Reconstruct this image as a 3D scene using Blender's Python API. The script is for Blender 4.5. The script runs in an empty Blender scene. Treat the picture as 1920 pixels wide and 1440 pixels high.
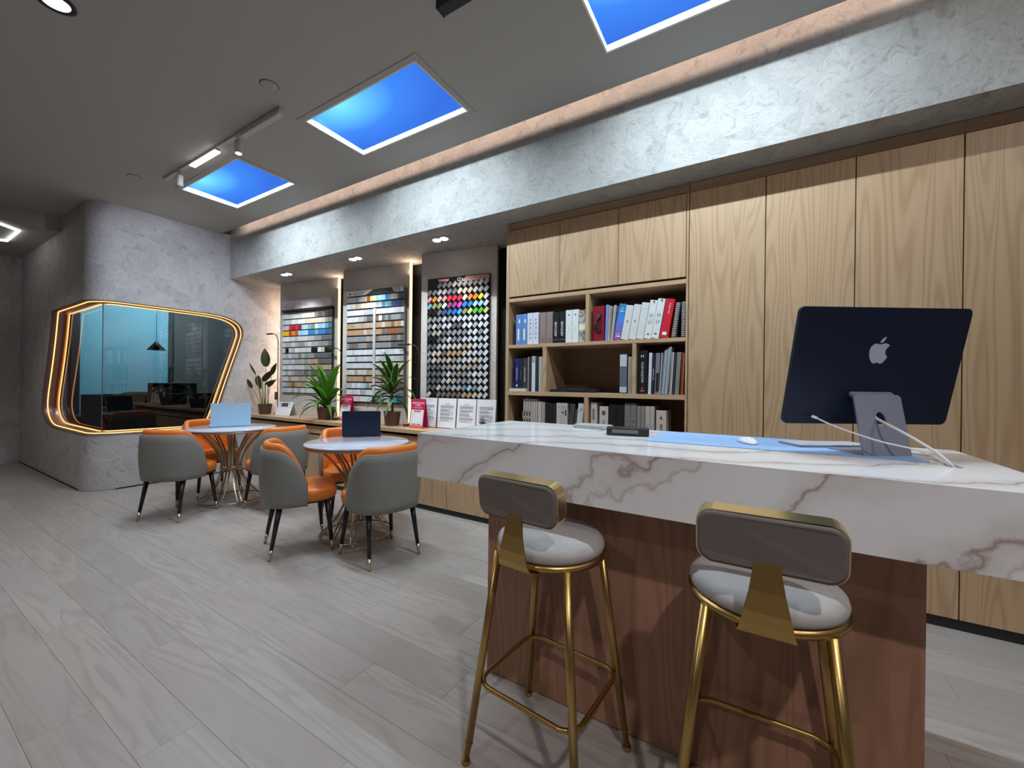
import bpy, bmesh, math, random
from mathutils import Vector, Matrix, Euler
PI = math.pi
R = math.radians
sc = bpy.context.scene
COL = sc.collection

# ---------------------------------------------------------------- camera, world, lights, exposure
CAM_H = 1.23
def make_camera():
    yaw, pitch, roll, f = 0.5452475, -0.00093, 0.0117400, 764.03
    fw = Vector((-math.sin(yaw) * math.cos(pitch), math.cos(yaw) * math.cos(pitch), math.sin(pitch)))
    r0 = Vector((math.cos(yaw), math.sin(yaw), 0)); u0 = r0.cross(fw)
    r = r0 * math.cos(roll) + u0 * math.sin(roll); u = -r0 * math.sin(roll) + u0 * math.cos(roll)
    cd = bpy.data.cameras.new('camera'); co = bpy.data.objects.new('camera', cd); COL.objects.link(co)
    co.matrix_world = Matrix(((r.x, u.x, -fw.x, 0), (r.y, u.y, -fw.y, 0), (r.z, u.z, -fw.z, CAM_H), (0, 0, 0, 1)))
    cd.sensor_fit = 'HORIZONTAL'; cd.sensor_width = 36; cd.lens = f / 1920 * 36; cd.clip_start = 0.02
    sc.camera = co
make_camera()
w = bpy.data.worlds.new('World'); sc.world = w; w.use_nodes = True
w.node_tree.nodes['Background'].inputs[0].default_value = (0.5, 0.52, 0.55, 1)
w.node_tree.nodes['Background'].inputs[1].default_value = 0.02
sc.view_settings.view_transform = 'Standard'
try: sc.view_settings.look = 'None'
except Exception: pass
sc.view_settings.exposure = 0.0
sc.view_settings.gamma = 1.0
sc.view_settings.use_curve_mapping = False

def spot(name, loc, target, power, color, size=R(120), blend=0.4, rad=0.03):
    l = bpy.data.lights.new(name, 'SPOT'); l.energy = power; l.color = color
    l.spot_size = size; l.spot_blend = blend; l.shadow_soft_size = rad
    o = bpy.data.objects.new(name, l); COL.objects.link(o); o.location = loc
    o.rotation_euler = (Vector(target) - Vector(loc)).to_track_quat('-Z', 'Y').to_euler()
    return o
def area(name, loc, target, power, color, sx, sy, spread=R(180), roll=None):
    l = bpy.data.lights.new(name, 'AREA'); l.shape = 'RECTANGLE'; l.size = sx; l.size_y = sy
    l.energy = power; l.color = color; l.spread = spread
    o = bpy.data.objects.new(name, l); COL.objects.link(o); o.location = loc
    o.rotation_euler = (Vector(target) - Vector(loc)).to_track_quat('-Z', 'Y').to_euler()
    return o

SKY_X = [(-5.048, -3.920), (-2.918, -1.790), (-0.788, 0.340)]
SKY_Y = (1.782, 2.315)
ZC = 3.17
SUN_P = 132
for x0, x1 in SKY_X:                                   # the sun lamp inside each artificial skylight
    cx = (x0 + x1) / 2
    area('skylight_sun', (cx, SKY_Y[0] + 0.12, ZC + 0.10), (cx, SKY_Y[0] + 0.12 + 0.34, ZC + 0.10 - 0.94), SUN_P, (0.77, 0.91, 1.0), 1.08, 0.03, R(150))
# one downlight seen, one read from shadows; the unseen rest added as fill
for i, (x, y, p) in enumerate(((-3.12, 0.565, 50), (0.9, -0.3, 150), (-6.6, -0.2, 62), (-1.1, -1.6, 70), (-4.6, -1.6, 60))):
    spot('downlight_and_fill_lamp', (x, y, ZC - 0.012), (x, y + 0.02, 0), p, (1.0, 0.93, 0.92), R(125), 0.5, 0.045)
spot('downlight_and_fill_lamp', (1.75, 0.9, ZC - 0.012), (0.95, 2.95, 1.35), 62, (1.0, 0.93, 0.88), R(110), 0.6, 0.03)  # unseen lamp added to brighten the tall cabinets
area('cove_lamp', (-2.0, 2.55, ZC + 0.085), (-2.0, 2.72, ZC + 0.01), 13, (1.0, 0.72, 0.58), 7.6, 0.02)
area('teal_panel_fill', (-7.9, 3.0, 2.9), (-9.2, 3.0, 1.9), 150, (0.75, 0.95, 1.0), 0.8, 0.3)  # area lamp added to brighten the teal panel behind the glass

# ---------------------------------------------------------------- materials
class NT:
    def __init__(s, name):
        s.m = bpy.data.materials.new(name); s.m.use_nodes = True
        s.t = s.m.node_tree; s.b = s.t.nodes['Principled BSDF']; s.out = s.t.nodes['Material Output']
    def n(s, typ, **kw):
        nd = s.t.nodes.new(typ)
        for k, v in kw.items():
            if k in nd.inputs: s.put(nd.inputs[k], v)
            else: setattr(nd, k, v)
        return nd
    def put(s, sock, v):
        if isinstance(v, bpy.types.NodeSocket): s.t.links.new(v, sock)
        else: sock.default_value = v
    def math(s, op, a, b=0.0):
        nd = s.t.nodes.new('ShaderNodeMath'); nd.operation = op; s.put(nd.inputs[0], a); s.put(nd.inputs[1], b); return nd.outputs[0]
    def mix(s, f, a, b, blend='MIX'):
        nd = s.t.nodes.new('ShaderNodeMix'); nd.data_type = 'RGBA'; nd.blend_type = blend
        s.put(nd.inputs[0], f); s.put(nd.inputs[6], a); s.put(nd.inputs[7], b); return nd.outputs[2]
    def ramp(s, f, stops):
        nd = s.t.nodes.new('ShaderNodeValToRGB'); s.put(nd.inputs[0], f)
        e = nd.color_ramp.elements
        while len(e) < len(stops): e.new(0.5)
        for q, (p, c) in zip(e, stops): q.position = p; q.color = c if len(c) == 4 else (*c, 1)
        return nd.outputs[0]
    def coords(s, scale=(1, 1, 1), rnd=True, kind='Object', rot=(0, 0, 0)):
        tc = s.t.nodes.new('ShaderNodeTexCoord'); v = tc.outputs[kind]
        mp = s.t.nodes.new('ShaderNodeMapping'); s.put(mp.inputs['Vector'], v); mp.inputs['Scale'].default_value = scale
        mp.inputs['Rotation'].default_value = rot
        if rnd:
            oi = s.t.nodes.new('ShaderNodeObjectInfo')
            cm = s.t.nodes.new('ShaderNodeCombineXYZ'); 
            s.put(cm.inputs[0], s.math('MULTIPLY', oi.outputs['Random'], 37.0)); s.put(cm.inputs[1], s.math('MULTIPLY', oi.outputs['Random'], 91.0)); s.put(cm.inputs[2], s.math('MULTIPLY', oi.outputs['Random'], 53.0))
            s.put(mp.inputs['Location'], cm.outputs[0])
        return mp.outputs[0]
    def noise(s, vec, scale, detail=3, rough=0.5, dist=0.0):
        nd = s.t.nodes.new('ShaderNodeTexNoise'); s.put(nd.inputs['Vector'], vec)
        nd.inputs['Scale'].default_value = scale; nd.inputs['Detail'].default_value = detail
        nd.inputs['Roughness'].default_value = rough; nd.inputs['Distortion'].default_value = dist
        return nd.outputs['Fac']
    def bump(s, h, strength=0.2, dist=0.01):
        nd = s.t.nodes.new('ShaderNodeBump'); s.put(nd.inputs['Height'], h); nd.inputs['Strength'].default_value = strength
        nd.inputs['Distance'].default_value = dist; s.t.links.new(nd.outputs[0], s.b.inputs['Normal'])
    def base(s, c, rough=0.5, metal=0.0, spec=0.5):
        s.put(s.b.inputs['Base Color'], c); s.put(s.b.inputs['Roughness'], rough); s.put(s.b.inputs['Metallic'], metal)
        s.b.inputs['Specular IOR Level'].default_value = spec
        return s.m
MATS = {}
def plain(name, c, rough=0.5, metal=0.0, spec=0.5, var=0.12, scale=30, bump=0.0, bscale=200):
    if name in MATS: return MATS[name]
    q = NT(name); v = q.coords(rnd=False); f = q.noise(v, scale, 3)
    a = tuple(x * (1 - var) for x in c) + (1,); b = tuple(min(1, x * (1 + var)) for x in c) + (1,)
    q.base(q.mix(f, a, b), rough, metal, spec)
    if bump: q.bump(q.noise(v, bscale, 2), bump, 0.002)
    MATS[name] = q.m; return q.m
def wood(name, light, dark, axis='Z', rough=0.45, sc_=1.0, lines=0.55):
    q = NT(name)
    st = {'Z': (4.2 * sc_, 4.2 * sc_, 0.36 * sc_), 'X': (0.36 * sc_, 4.2 * sc_, 4.2 * sc_)}[axis]
    v = q.coords(st); n = q.noise(v, 1.0, 2.0, 0.45, 0.3)
    ph = q.math('MULTIPLY', n, 140.0); s_ = q.math('SINE', ph); s_ = q.math('MULTIPLY_ADD', s_, 0.5); 
    s_.node.inputs[2].default_value = 0.5
    s_ = q.math('POWER', s_, 2.2)
    fi = {'Z': (150, 150, 2.5), 'X': (2.5, 150, 150)}[axis]
    fine = q.noise(q.coords(fi), 1.0, 2.0)
    broad = q.noise(q.coords({'Z': (5, 5, .3), 'X': (.3, 5, 5)}[axis]), 1.0, 2.0)
    f = q.math('ADD', q.math('MULTIPLY', s_, lines), q.math('MULTIPLY', fine, 0.5))
    c = q.mix(f, (*light, 1), (*dark, 1))
    c = q.mix(q.math('MULTIPLY', broad, 0.35), c, (*[x * 0.8 for x in light], 1))
    q.base(c, rough, 0, 0.35); q.bump(f, 0.05, 0.002)
    return q.m
def plaster(name, base, dark, light, scale=1.0):
    q = NT(name); v = q.coords(rnd=False)
    n1 = q.noise(v, 9 * scale, 5, 0.6, 2.2); n2 = q.noise(v, 2.2 * scale, 3, 0.5, 0.6); n3 = q.noise(v, 28 * scale, 3, 0.6, 3.0)
    vo = q.n('ShaderNodeTexVoronoi'); q.put(vo.inputs['Vector'], q.coords((1, 1, 1), False)); vo.inputs['Scale'].default_value = 8 * scale
    vo.inputs['Randomness'].default_value = 1.0
    c = q.ramp(n1, [(0.30, dark), (0.46, base), (0.60, base), (0.74, light)])
    c = q.mix(q.math('MULTIPLY', n2, 0.5), c, (*[x * 0.82 for x in base], 1))
    hsv = q.n('ShaderNodeSeparateColor'); q.put(hsv.inputs[0], vo.outputs['Color'])
    c = q.mix(0.22, c, q.ramp(hsv.outputs[0], [(0.0, dark), (1.0, light)]))
    fleck = q.ramp(n3, [(0.33, (1, 1, 1)), (0.40, (0, 0, 0))])
    c = q.mix(q.math('MULTIPLY', fleck, 0.6), c, (*dark, 1))
    q.base(c, 0.75, 0, 0.3)
    q.bump(q.math('ADD', n1, q.math('MULTIPLY', n3, 0.5)), 0.5, 0.015)
    return q.m
def marble(name):
    q = NT(name); tc = q.n('ShaderNodeTexCoord'); sp = q.n('ShaderNodeSeparateXYZ'); q.put(sp.inputs[0], tc.outputs['Object'])
    X_, Y_, Z_ = sp.outputs
    v = q.coords((1, 1, 1), False)
    wob = q.math('MULTIPLY', q.math('SUBTRACT', q.noise(v, 1.6, 4, 0.5), 0.5), 0.60); fine = q.math('MULTIPLY', q.math('SUBTRACT', q.noise(v, 9, 4, 0.6), 0.5), 0.10)
    w_ = q.math('ADD', q.math('ADD', q.math('MULTIPLY', X_, -0.52), q.math('MULTIPLY', Y_, 1.0)), q.math('MULTIPLY', Z_, 0.86))
    w_ = q.math('ADD', q.math('ADD', w_, wob), fine)
    def lines(period, off, width, pw):
        u = q.math('PINGPONG', q.math('ADD', w_, off), period)
        return q.math('POWER', q.math('SUBTRACT', 1.0, q.math('MINIMUM', 1.0, q.math('DIVIDE', u, width))), pw)
    mask = q.ramp(q.noise(v, 1.7, 2), [(0.36, (0.55, 0.55, 0.55)), (0.52, (1, 1, 1))])
    mask2 = q.ramp(q.noise(v, 2.6, 2), [(0.46, (0, 0, 0)), (0.60, (1, 1, 1))])
    c = q.mix(q.math('MULTIPLY', q.math('MULTIPLY', lines(0.115, 0.03, 0.07, 1.6), mask), 0.55), (0.82, 0.83, 0.85, 1), (0.50, 0.46, 0.44, 1))
    c = q.mix(q.math('MULTIPLY', q.math('MULTIPLY', lines(0.115, 0.03, 0.009, 1.3), mask), 0.75), c, (0.30, 0.18, 0.14, 1))
    c = q.mix(q.math('MULTIPLY', q.math('MULTIPLY', lines(0.115, 0.070, 0.010, 1.5), mask2), 0.5), c, (0.42, 0.31, 0.27, 1))
    return q.base(c, 0.16, 0, 0.5)
def emis(name, c, s):
    q = NT(name); q.base((0.02, 0.02, 0.02, 1)); q.b.inputs['Emission Color'].default_value = (*c, 1); q.b.inputs['Emission Strength'].default_value = s
    return q.m

M_wood = wood('oak_veneer', (0.56, 0.385, 0.23), (0.34, 0.205, 0.11), 'Z', lines=0.45)
M_woodx = wood('oak_veneer_level', (0.56, 0.385, 0.23), (0.37, 0.225, 0.12), 'X', lines=0.3)
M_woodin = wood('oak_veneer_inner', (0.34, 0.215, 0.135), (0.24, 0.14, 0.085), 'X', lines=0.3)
M_base = wood('reddish_veneer', (0.42, 0.225, 0.145), (0.27, 0.135, 0.085), 'Z')
def plank_mat():
    q = NT('grey_oak_plank'); v = q.coords((0.75, 7, 7)); n = q.noise(v, 1.0, 2.5, 0.5, 0.5)
    s_ = q.math('MULTIPLY_ADD', q.math('SINE', q.math('MULTIPLY', n, 60.0)), 0.5); s_.node.inputs[2].default_value = 0.5
    s_ = q.math('POWER', s_, 2.5)
    fine = q.noise(q.coords((3, 90, 90)), 1.0, 3)
    patch = q.ramp(q.noise(q.coords((1.2, 5, 5)), 1.0, 3), [(0.35, (0, 0, 0)), (0.7, (1, 1, 1))])
    oi = q.n('ShaderNodeObjectInfo')
    basec = q.ramp(oi.outputs['Random'], [(0.0, (0.318, 0.292, 0.270)), (0.3, (0.378, 0.352, 0.325)), (0.55, (0.352, 0.310, 0.292)), (0.8, (0.395, 0.372, 0.348)), (1.0, (0.333, 0.312, 0.291))])
    f = q.math('ADD', q.math('MULTIPLY', q.math('MULTIPLY', s_, patch), 0.55), q.math('MULTIPLY', fine, 0.35))
    c = q.mix(f, basec, (0.20, 0.172, 0.155, 1))
    c = q.mix(q.math('MULTIPLY', patch, 0.25), c, (0.46, 0.43, 0.40, 1))
    q.base(c, 0.42, 0, 0.4); q.bump(fine, 0.06, 0.002); return q.m
M_plank = plank_mat()
M_plaster = plaster('trowelled_plaster', (0.52, 0.51, 0.50), (0.27, 0.26, 0.26), (0.62, 0.61, 0.60))
M_bulk = plaster('trowelled_plaster_bulkhead', (0.43, 0.43, 0.415), (0.24, 0.24, 0.23), (0.53, 0.53, 0.51), 1.1)
M_ceil = plain('ceiling_paint', (0.43, 0.425, 0.40), 0.85, var=0.02, scale=4)
M_paint = plain('wall_paint', (0.42, 0.40, 0.39), 0.8, var=0.05, scale=5)
M_panel = plaster('stone_panel', (0.62, 0.585, 0.54), (0.50, 0.465, 0.42), (0.68, 0.645, 0.60), 0.35)
M_marble = marble('veined_marble')
M_black = plain('matt_black', (0.012, 0.012, 0.013), 0.5)
M_blackwood = plain('black_leg', (0.010, 0.009, 0.010), 0.35)
M_white = plain('white_metal', (0.75, 0.75, 0.75), 0.4, var=0.02)
M_trackwhite = plain('track_white', (0.55, 0.54, 0.52), 0.5, var=0.02)
M_gold = plain('brushed_gold', (0.50, 0.335, 0.12), 0.33, 1.0, var=0.08, scale=60)
M_goldlite = plain('bright_gold', (0.80, 0.66, 0.36), 0.25, 1.0, var=0.05)
M_champ = plain('champagne_metal', (0.48, 0.37, 0.25), 0.35, 1.0, var=0.08)
M_brass = plain('brass_ferrule', (0.62, 0.52, 0.40), 0.3, 1.0, var=0.05)
M_velvet = plain('grey_velvet', (0.40, 0.385, 0.38), 0.9, 0, 0.2, var=0.14, scale=14, bump=0.2)
M_velvet_shade = plain('shaded_grey_velvet', (0.17, 0.15, 0.14), 0.9, 0, 0.2, var=0.14, scale=14, bump=0.2)  # same velvet, with the shade behind the backrest put into the colour
M_greyle = plain('grey_leather', (0.235, 0.235, 0.22), 0.5, 0, 0.35, var=0.06, scale=20, bump=0.12, bscale=500)
M_orange = plain('orange_leather', (0.72, 0.20, 0.035), 0.38, 0, 0.45, var=0.08, scale=18, bump=0.12, bscale=400)
M_bronze = plain('bronze_lining', (0.42, 0.27, 0.24), 0.4, 0.85, var=0.05)
M_pot = plain('brown_pot', (0.13, 0.075, 0.055), 0.45, 0.2, var=0.12)
M_soil = plain('potting_soil', (0.03, 0.022, 0.015), 0.95, var=0.5, scale=90)
M_paper = plain('white_paper', (0.78, 0.79, 0.82), 0.6, var=0.02)
M_ink = plain('grey_ink', (0.22, 0.22, 0.25), 0.7)
M_text_k = plain('black_print', (0.03, 0.03, 0.03), 0.6)
M_text_w = plain('white_print', (0.85, 0.85, 0.85), 0.6)
M_signred = plain('sign_crimson', (0.52, 0.02, 0.09), 0.4, var=0.06)
M_signor = plain('sign_orange', (0.75, 0.13, 0.05), 0.4)
M_navy = plain('navy_anodised', (0.006, 0.012, 0.035), 0.42, 0.3, var=0.1)
M_laptopdk = plain('midnight_anodised', (0.010, 0.018, 0.045), 0.38, 0.4)
M_silver_sky = plain('silver_sky_tint', (0.46, 0.74, 1.0), 0.4, 0.2, var=0.03)  # blue reflection of the skylights put into the silver colour
M_chrome = plain('chrome', (0.7, 0.7, 0.72), 0.2, 1.0, var=0.02)
M_stand = plain('blue_grey_anodised', (0.30, 0.33, 0.42), 0.4, 0.4, var=0.03)
M_logo = plain('polished_logo', (0.50, 0.56, 0.66), 0.3, 0.35)
M_matblue = plain('blue_desk_mat', (0.27, 0.44, 0.72), 0.75, var=0.03)
M_cable = plain('white_cable', (0.75, 0.75, 0.78), 0.45, var=0.02)
M_tabletop = plain('glossy_white_top', (0.44, 0.48, 0.58), 0.05, 0, 0.6, var=0.05, scale=6)
M_keys = plain('black_plastic', (0.018, 0.018, 0.02), 0.35)
M_lcd = plain('grey_lcd', (0.16, 0.17, 0.15), 0.25)
M_teal = plain('teal_wall', (0.20, 0.42, 0.50), 0.6, var=0.05)
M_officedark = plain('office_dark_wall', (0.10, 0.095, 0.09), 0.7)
M_led_warm = emis('led_warm', (1.0, 0.66, 0.44), 1.6)
M_led_white = emis('led_white', (1.0, 0.98, 0.97), 4.0)
M_lens = emis('lamp_lens', (1.0, 0.97, 0.95), 9.0)
M_led_orange = emis('led_orange', (1.0, 0.46, 0.14), 2.6)
M_led_pink = emis('led_peach', (1.0, 0.72, 0.55), 1.6)
M_off = plain('unlit_lens', (0.35, 0.36, 0.38), 0.25)
def swatch_mat():
    q = NT('sample_chip'); oi = q.n('ShaderNodeObjectInfo'); v = q.coords((60, 60, 6)); f = q.noise(v, 1, 3)
    c = q.mix(q.math('MULTIPLY', f, 0.35), oi.outputs['Color'], q.mix(1.0, oi.outputs['Color'], (0.6, 0.6, 0.6, 1), 'MULTIPLY'))
    return q.base(c, 0.32, 0, 0.4)
M_chip = swatch_mat()
def cover_mat():
    q = NT('book_cover'); oi = q.n('ShaderNodeObjectInfo'); f = q.noise(q.coords((1, 1, 1)), 25, 3)
    c = q.mix(q.math('MULTIPLY', f, 0.25), oi.outputs['Color'], q.mix(1.0, oi.outputs['Color'], (0.7, 0.7, 0.7, 1), 'MULTIPLY'))
    return q.base(c, 0.45, 0, 0.4)
M_cover = cover_mat()
def marbled_cover():
    q = NT('marbled_cover'); n = q.noise(q.coords((1, 1, 1)), 34, 4, 0.6, 2.5)
    return q.base(q.ramp(n, [(0.38, (0.05, 0.05, 0.05)), (0.5, (0.30, 0.29, 0.27)), (0.62, (0.72, 0.70, 0.64))]), 0.5)
M_marbled = marbled_cover()
def blend_cover():
    q = NT('blue_violet_cover'); tc = q.n('ShaderNodeTexCoord'); sp = q.n('ShaderNodeSeparateXYZ'); q.put(sp.inputs[0], tc.outputs['Generated'])
    return q.base(q.ramp(sp.outputs[2], [(0.0, (0.30, 0.10, 0.33)), (0.35, (0.16, 0.16, 0.52)), (0.6, (0.05, 0.24, 0.72)), (1.0, (0.03, 0.22, 0.42))]), 0.4)
M_blend = blend_cover()
M_pages = plain('page_block', (0.66, 0.62, 0.54), 0.8, var=0.1, scale=200)
def leaf_mat(name, a, b, rim=None):
    q = NT(name); n = q.noise(q.coords((1, 1, 1)), 14, 3); c = q.mix(n, (*a, 1), (*b, 1))
    if rim:
        tc = q.n('ShaderNodeTexCoord'); sp = q.n('ShaderNodeSeparateXYZ'); q.put(sp.inputs[0], tc.outputs['Generated'])
        e = q.math('ABSOLUTE', q.math('SUBTRACT', sp.outputs[0], 0.5)); c = q.mix(q.ramp(e, [(0.28, (0, 0, 0)), (0.42, (1, 1, 1))]), c, (*rim, 1))
    return q.base(c, 0.35, 0, 0.5)
M_leafdk = leaf_mat('dark_olive_leaf', (0.035, 0.045, 0.018), (0.085, 0.10, 0.035))
M_leafgr = leaf_mat('bright_green_leaf', (0.07, 0.24, 0.02), (0.20, 0.42, 0.05))
M_leafvr = leaf_mat('striped_green_leaf', (0.03, 0.13, 0.03), (0.06, 0.20, 0.05), (0.42, 0.50, 0.16))
M_stem = plain('leaf_stem', (0.22, 0.26, 0.10), 0.6)
M_trunk = plain('ringed_trunk', (0.12, 0.09, 0.04), 0.8, var=0.5, scale=70)
def glass_mat(name, tint, refl, ior=1.6):
    q = NT(name); t = q.t; tr = t.nodes.new('ShaderNodeBsdfTransparent'); tr.inputs[0].default_value = (*tint, 1)
    gl = t.nodes.new('ShaderNodeBsdfGlossy'); gl.inputs['Roughness'].default_value = 0.01
    fr = t.nodes.new('ShaderNodeFresnel'); fr.inputs[0].default_value = ior
    mx = t.nodes.new('ShaderNodeMixShader'); ge = t.nodes.new('ShaderNodeNewGeometry'); f = q.math('MULTIPLY', q.math('MINIMUM', q.math('ADD', fr.outputs[0], refl), 1.0), q.math('SUBTRACT', 1.0, ge.outputs['Backfacing']))
    q.put(mx.inputs[0], f); t.links.new(tr.outputs[0], mx.inputs[1]); t.links.new(gl.outputs[0], mx.inputs[2]); t.links.new(mx.outputs[0], q.out.inputs[0])
    return q.m
M_glass = glass_mat('smoked_glass', (0.50, 0.54, 0.57), 0.045)
M_glass_side = glass_mat('smoked_glass_side', (0.55, 0.60, 0.63), 0.0, 1.12)
M_acrylic = glass_mat('clear_acrylic', (0.93, 0.95, 0.97), 0.0)
M_plastic = glass_mat('clear_folder_plastic', (0.92, 0.94, 0.96), 0.02)
def sky_panel():
    q = NT('artificial_sky'); t = q.t; tc = q.n('ShaderNodeTexCoord'); sp = q.n('ShaderNodeSeparateXYZ'); q.put(sp.inputs[0], tc.outputs['Object'])
    dx = q.math('DIVIDE', q.math('ADD', sp.outputs[0], 0.22), 0.42); dy = q.math('DIVIDE', q.math('ADD', sp.outputs[1], 0.20), 0.24)
    d = q.math('SQRT', q.math('ADD', q.math('MULTIPLY', dx, dx), q.math('MULTIPLY', dy, dy)))
    c = q.ramp(q.math('MULTIPLY', d, 0.5), [(0.0, (0.22, 0.84, 1.0)), (0.25, (0.13, 0.55, 1.0)), (0.55, (0.055, 0.25, 0.93)), (1.0, (0.04, 0.165, 0.75))])
    em = t.nodes.new('ShaderNodeEmission'); q.put(em.inputs[0], c); em.inputs[1].default_value = 1.42
    tr = t.nodes.new('ShaderNodeBsdfTransparent'); mx = t.nodes.new('ShaderNodeMixShader'); mx.inputs[0].default_value = 0.75
    t.links.new(tr.outputs[0], mx.inputs[1]); t.links.new(em.outputs[0], mx.inputs[2]); t.links.new(mx.outputs[0], q.out.inputs[0])
    return q.m
M_sky = sky_panel()
M_skybox = plain('skylight_box', (0.002, 0.004, 0.01), 0.9, 0, 0.0)

# ---------------------------------------------------------------- mesh helpers
def B(): return bmesh.new()
def box(bm, c, s, bev=0.0, rz=0.0, rot=None, mi=0, seg=1):
    m = Matrix.Translation(c) @ (rot.to_4x4() if rot is not None else Matrix.Rotation(rz, 4, 'Z')) @ Matrix.Diagonal((s[0], s[1], s[2], 1))
    vs = bmesh.ops.create_cube(bm, size=1.0, matrix=m)['verts']
    fs = set(f for v in vs for f in v.link_faces)
    for f in fs: f.material_index = mi
    if bev > 0:
        es = set(e for v in vs for e in v.link_edges)
        r_ = bmesh.ops.bevel(bm, geom=list(es), offset=min(bev, 0.45 * min(s)), segments=seg, affect='EDGES', profile=0.5)
        for f in r_['faces']: f.material_index = mi
    return bm
def box2(bm, x0, x1, y0, y1, z0, z1, bev=0.0, mi=0, seg=1):
    return box(bm, ((x0 + x1) / 2, (y0 + y1) / 2, (z0 + z1) / 2), (abs(x1 - x0), abs(y1 - y0), abs(z1 - z0)), bev, mi=mi, seg=seg)
def tube(bm, pts, r, n=8, closed=False, mi=0, caps=True):
    pts = [Vector(p) for p in pts]; N = len(pts)
    rr = r if isinstance(r, (list, tuple)) else [r] * N
    rings = []; up = None
    for i, p in enumerate(pts):
        a = pts[(i - 1) % N] if (closed or i > 0) else p; b = pts[(i + 1) % N] if (closed or i < N - 1) else p
        d = (b - a)
        if d.length < 1e-9: d = Vector((0, 0, 1))
        d.normalize()
        if up is None: up = Vector((0, 0, 1)) if abs(d.z) < 0.9 else Vector((1, 0, 0))
        s_ = d.cross(up)
        if s_.length < 1e-5: s_ = d.orthogonal()
        s_.normalize(); up = s_.cross(d).normalized()
        rings.append([bm.verts.new(p + (s_ * math.cos(2 * PI * k / n) + up * math.sin(2 * PI * k / n)) * rr[i]) for k in range(n)])
    for i in range(N if closed else N - 1):
        A, C_ = rings[i], rings[(i + 1) % N]
        for k in range(n):
            f = bm.faces.new((A[k], A[(k + 1) % n], C_[(k + 1) % n], C_[k])); f.material_index = mi; f.smooth = True
    if caps and not closed:
        for rg in (rings[0][::-1], rings[-1]):
            f = bm.faces.new(rg); f.material_index = mi
    return bm
def lathe(bm, prof, n=24, c=(0, 0, 0), mi=0, smooth=True, caps=True):
    rings = []
    for r, z in prof:
        if r < 1e-6: rings.append([bm.verts.new((c[0], c[1], c[2] + z))])
        else: rings.append([bm.verts.new((c[0] + r * math.cos(2 * PI * k / n), c[1] + r * math.sin(2 * PI * k / n), c[2] + z)) for k in range(n)])
    for A, C_ in zip(rings, rings[1:]):
        for k in range(n):
            if len(A) == 1 and len(C_) == 1: continue
            if len(A) == 1: vs = (A[0], C_[(k + 1) % n], C_[k])
            elif len(C_) == 1: vs = (A[k], A[(k + 1) % n], C_[0])
            else: vs = (A[k], A[(k + 1) % n], C_[(k + 1) % n], C_[k])
            f = bm.faces.new(vs); f.material_index = mi; f.smooth = smooth
    if caps:
        if len(rings[0]) > 1: bm.faces.new(rings[0][::-1]).material_index = mi
        if len(rings[-1]) > 1: bm.faces.new(rings[-1]).material_index = mi
    return bm
def prism(bm, outline, h0, h1, M=None, mi=0, bev=0.0):
    """outline in local XY, extruded along local Z, then transformed by M"""
    M = M or Matrix.Identity(4)
    a = [bm.verts.new(M @ Vector((x, y, h0))) for x, y in outline]; b = [bm.verts.new(M @ Vector((x, y, h1))) for x, y in outline]
    n = len(a); fs = [bm.faces.new(a[::-1]), bm.faces.new(b)]
    for k in range(n): fs.append(bm.faces.new((a[k], a[(k + 1) % n], b[(k + 1) % n], b[k])))
    for f in fs: f.material_index = mi
    if bev: bmesh.ops.bevel(bm, geom=list(fs[0].edges) + list(fs[1].edges), offset=bev, segments=2, affect='EDGES')
    return bm
def rrect(w_, h_, r, n=5):
    o = []
    for cx, cy, a0 in ((w_ / 2 - r, h_ / 2 - r, 0), (-w_ / 2 + r, h_ / 2 - r, 90), (-w_ / 2 + r, -h_ / 2 + r, 180), (w_ / 2 - r, -h_ / 2 + r, 270)):
        for k in range(n + 1):
            a = R(a0 + 90 * k / n); o.append((cx + r * math.cos(a), cy + r * math.sin(a)))
    return o
def loft(bm, rings, mi=0, closed=True, caps=True, smooth=True):
    vr = [[bm.verts.new(p) for p in rg] for rg in rings]
    n = len(vr[0])
    for A, C_ in zip(vr, vr[1:]):
        for k in range(n if closed else n - 1):
            f = bm.faces.new((A[k], A[(k + 1) % n], C_[(k + 1) % n], C_[k])); f.material_index = mi; f.smooth = smooth
    if caps and closed:
        bm.faces.new(vr[0][::-1]).material_index = mi; bm.faces.new(vr[-1]).material_index = mi
    return bm
def obj(name, bm, mats, parent=None, loc=(0, 0, 0), rot=(0, 0, 0), smooth=False, color=None):
    me = bpy.data.meshes.new(name); bmesh.ops.recalc_face_normals(bm, faces=bm.faces); bm.to_mesh(me); bm.free()
    for m in (mats if isinstance(mats, (list, tuple)) else [mats]): me.materials.append(m)
    if smooth:
        for p in me.polygons: p.use_smooth = True
    o = bpy.data.objects.new(name, me); COL.objects.link(o); o.location = loc; o.rotation_euler = rot
    if parent: o.parent = parent
    if color: o.color = (*color, 1)
    return o
def wn(o):
    m = o.modifiers.new('normals', 'WEIGHTED_NORMAL'); m.keep_sharp = True; return o
def inst(name, me, parent=None, loc=(0, 0, 0), rot=(0, 0, 0), color=None):
    o = bpy.data.objects.new(name, me); COL.objects.link(o); o.location = loc; o.rotation_euler = rot
    if parent: o.parent = parent
    if color: o.color = (*color, 1)
    return o
def tag(o, label, cat, group=None):
    o['label'] = label; o['category'] = cat
    if group: o['group'] = group
    return o
def thing(name, label, cat, loc=(0, 0, 0), rz=0.0, group=None):
    o = bpy.data.objects.new(name, None); COL.objects.link(o); o.location = loc; o.rotation_euler = (0, 0, rz); o.empty_display_size = 0.1
    return tag(o, label, cat, group)
def struct(name, bm, mats, parent=None):
    o = obj(name, bm, mats, parent)
    if not parent: o['kind'] = 'structure'
    return o
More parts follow.
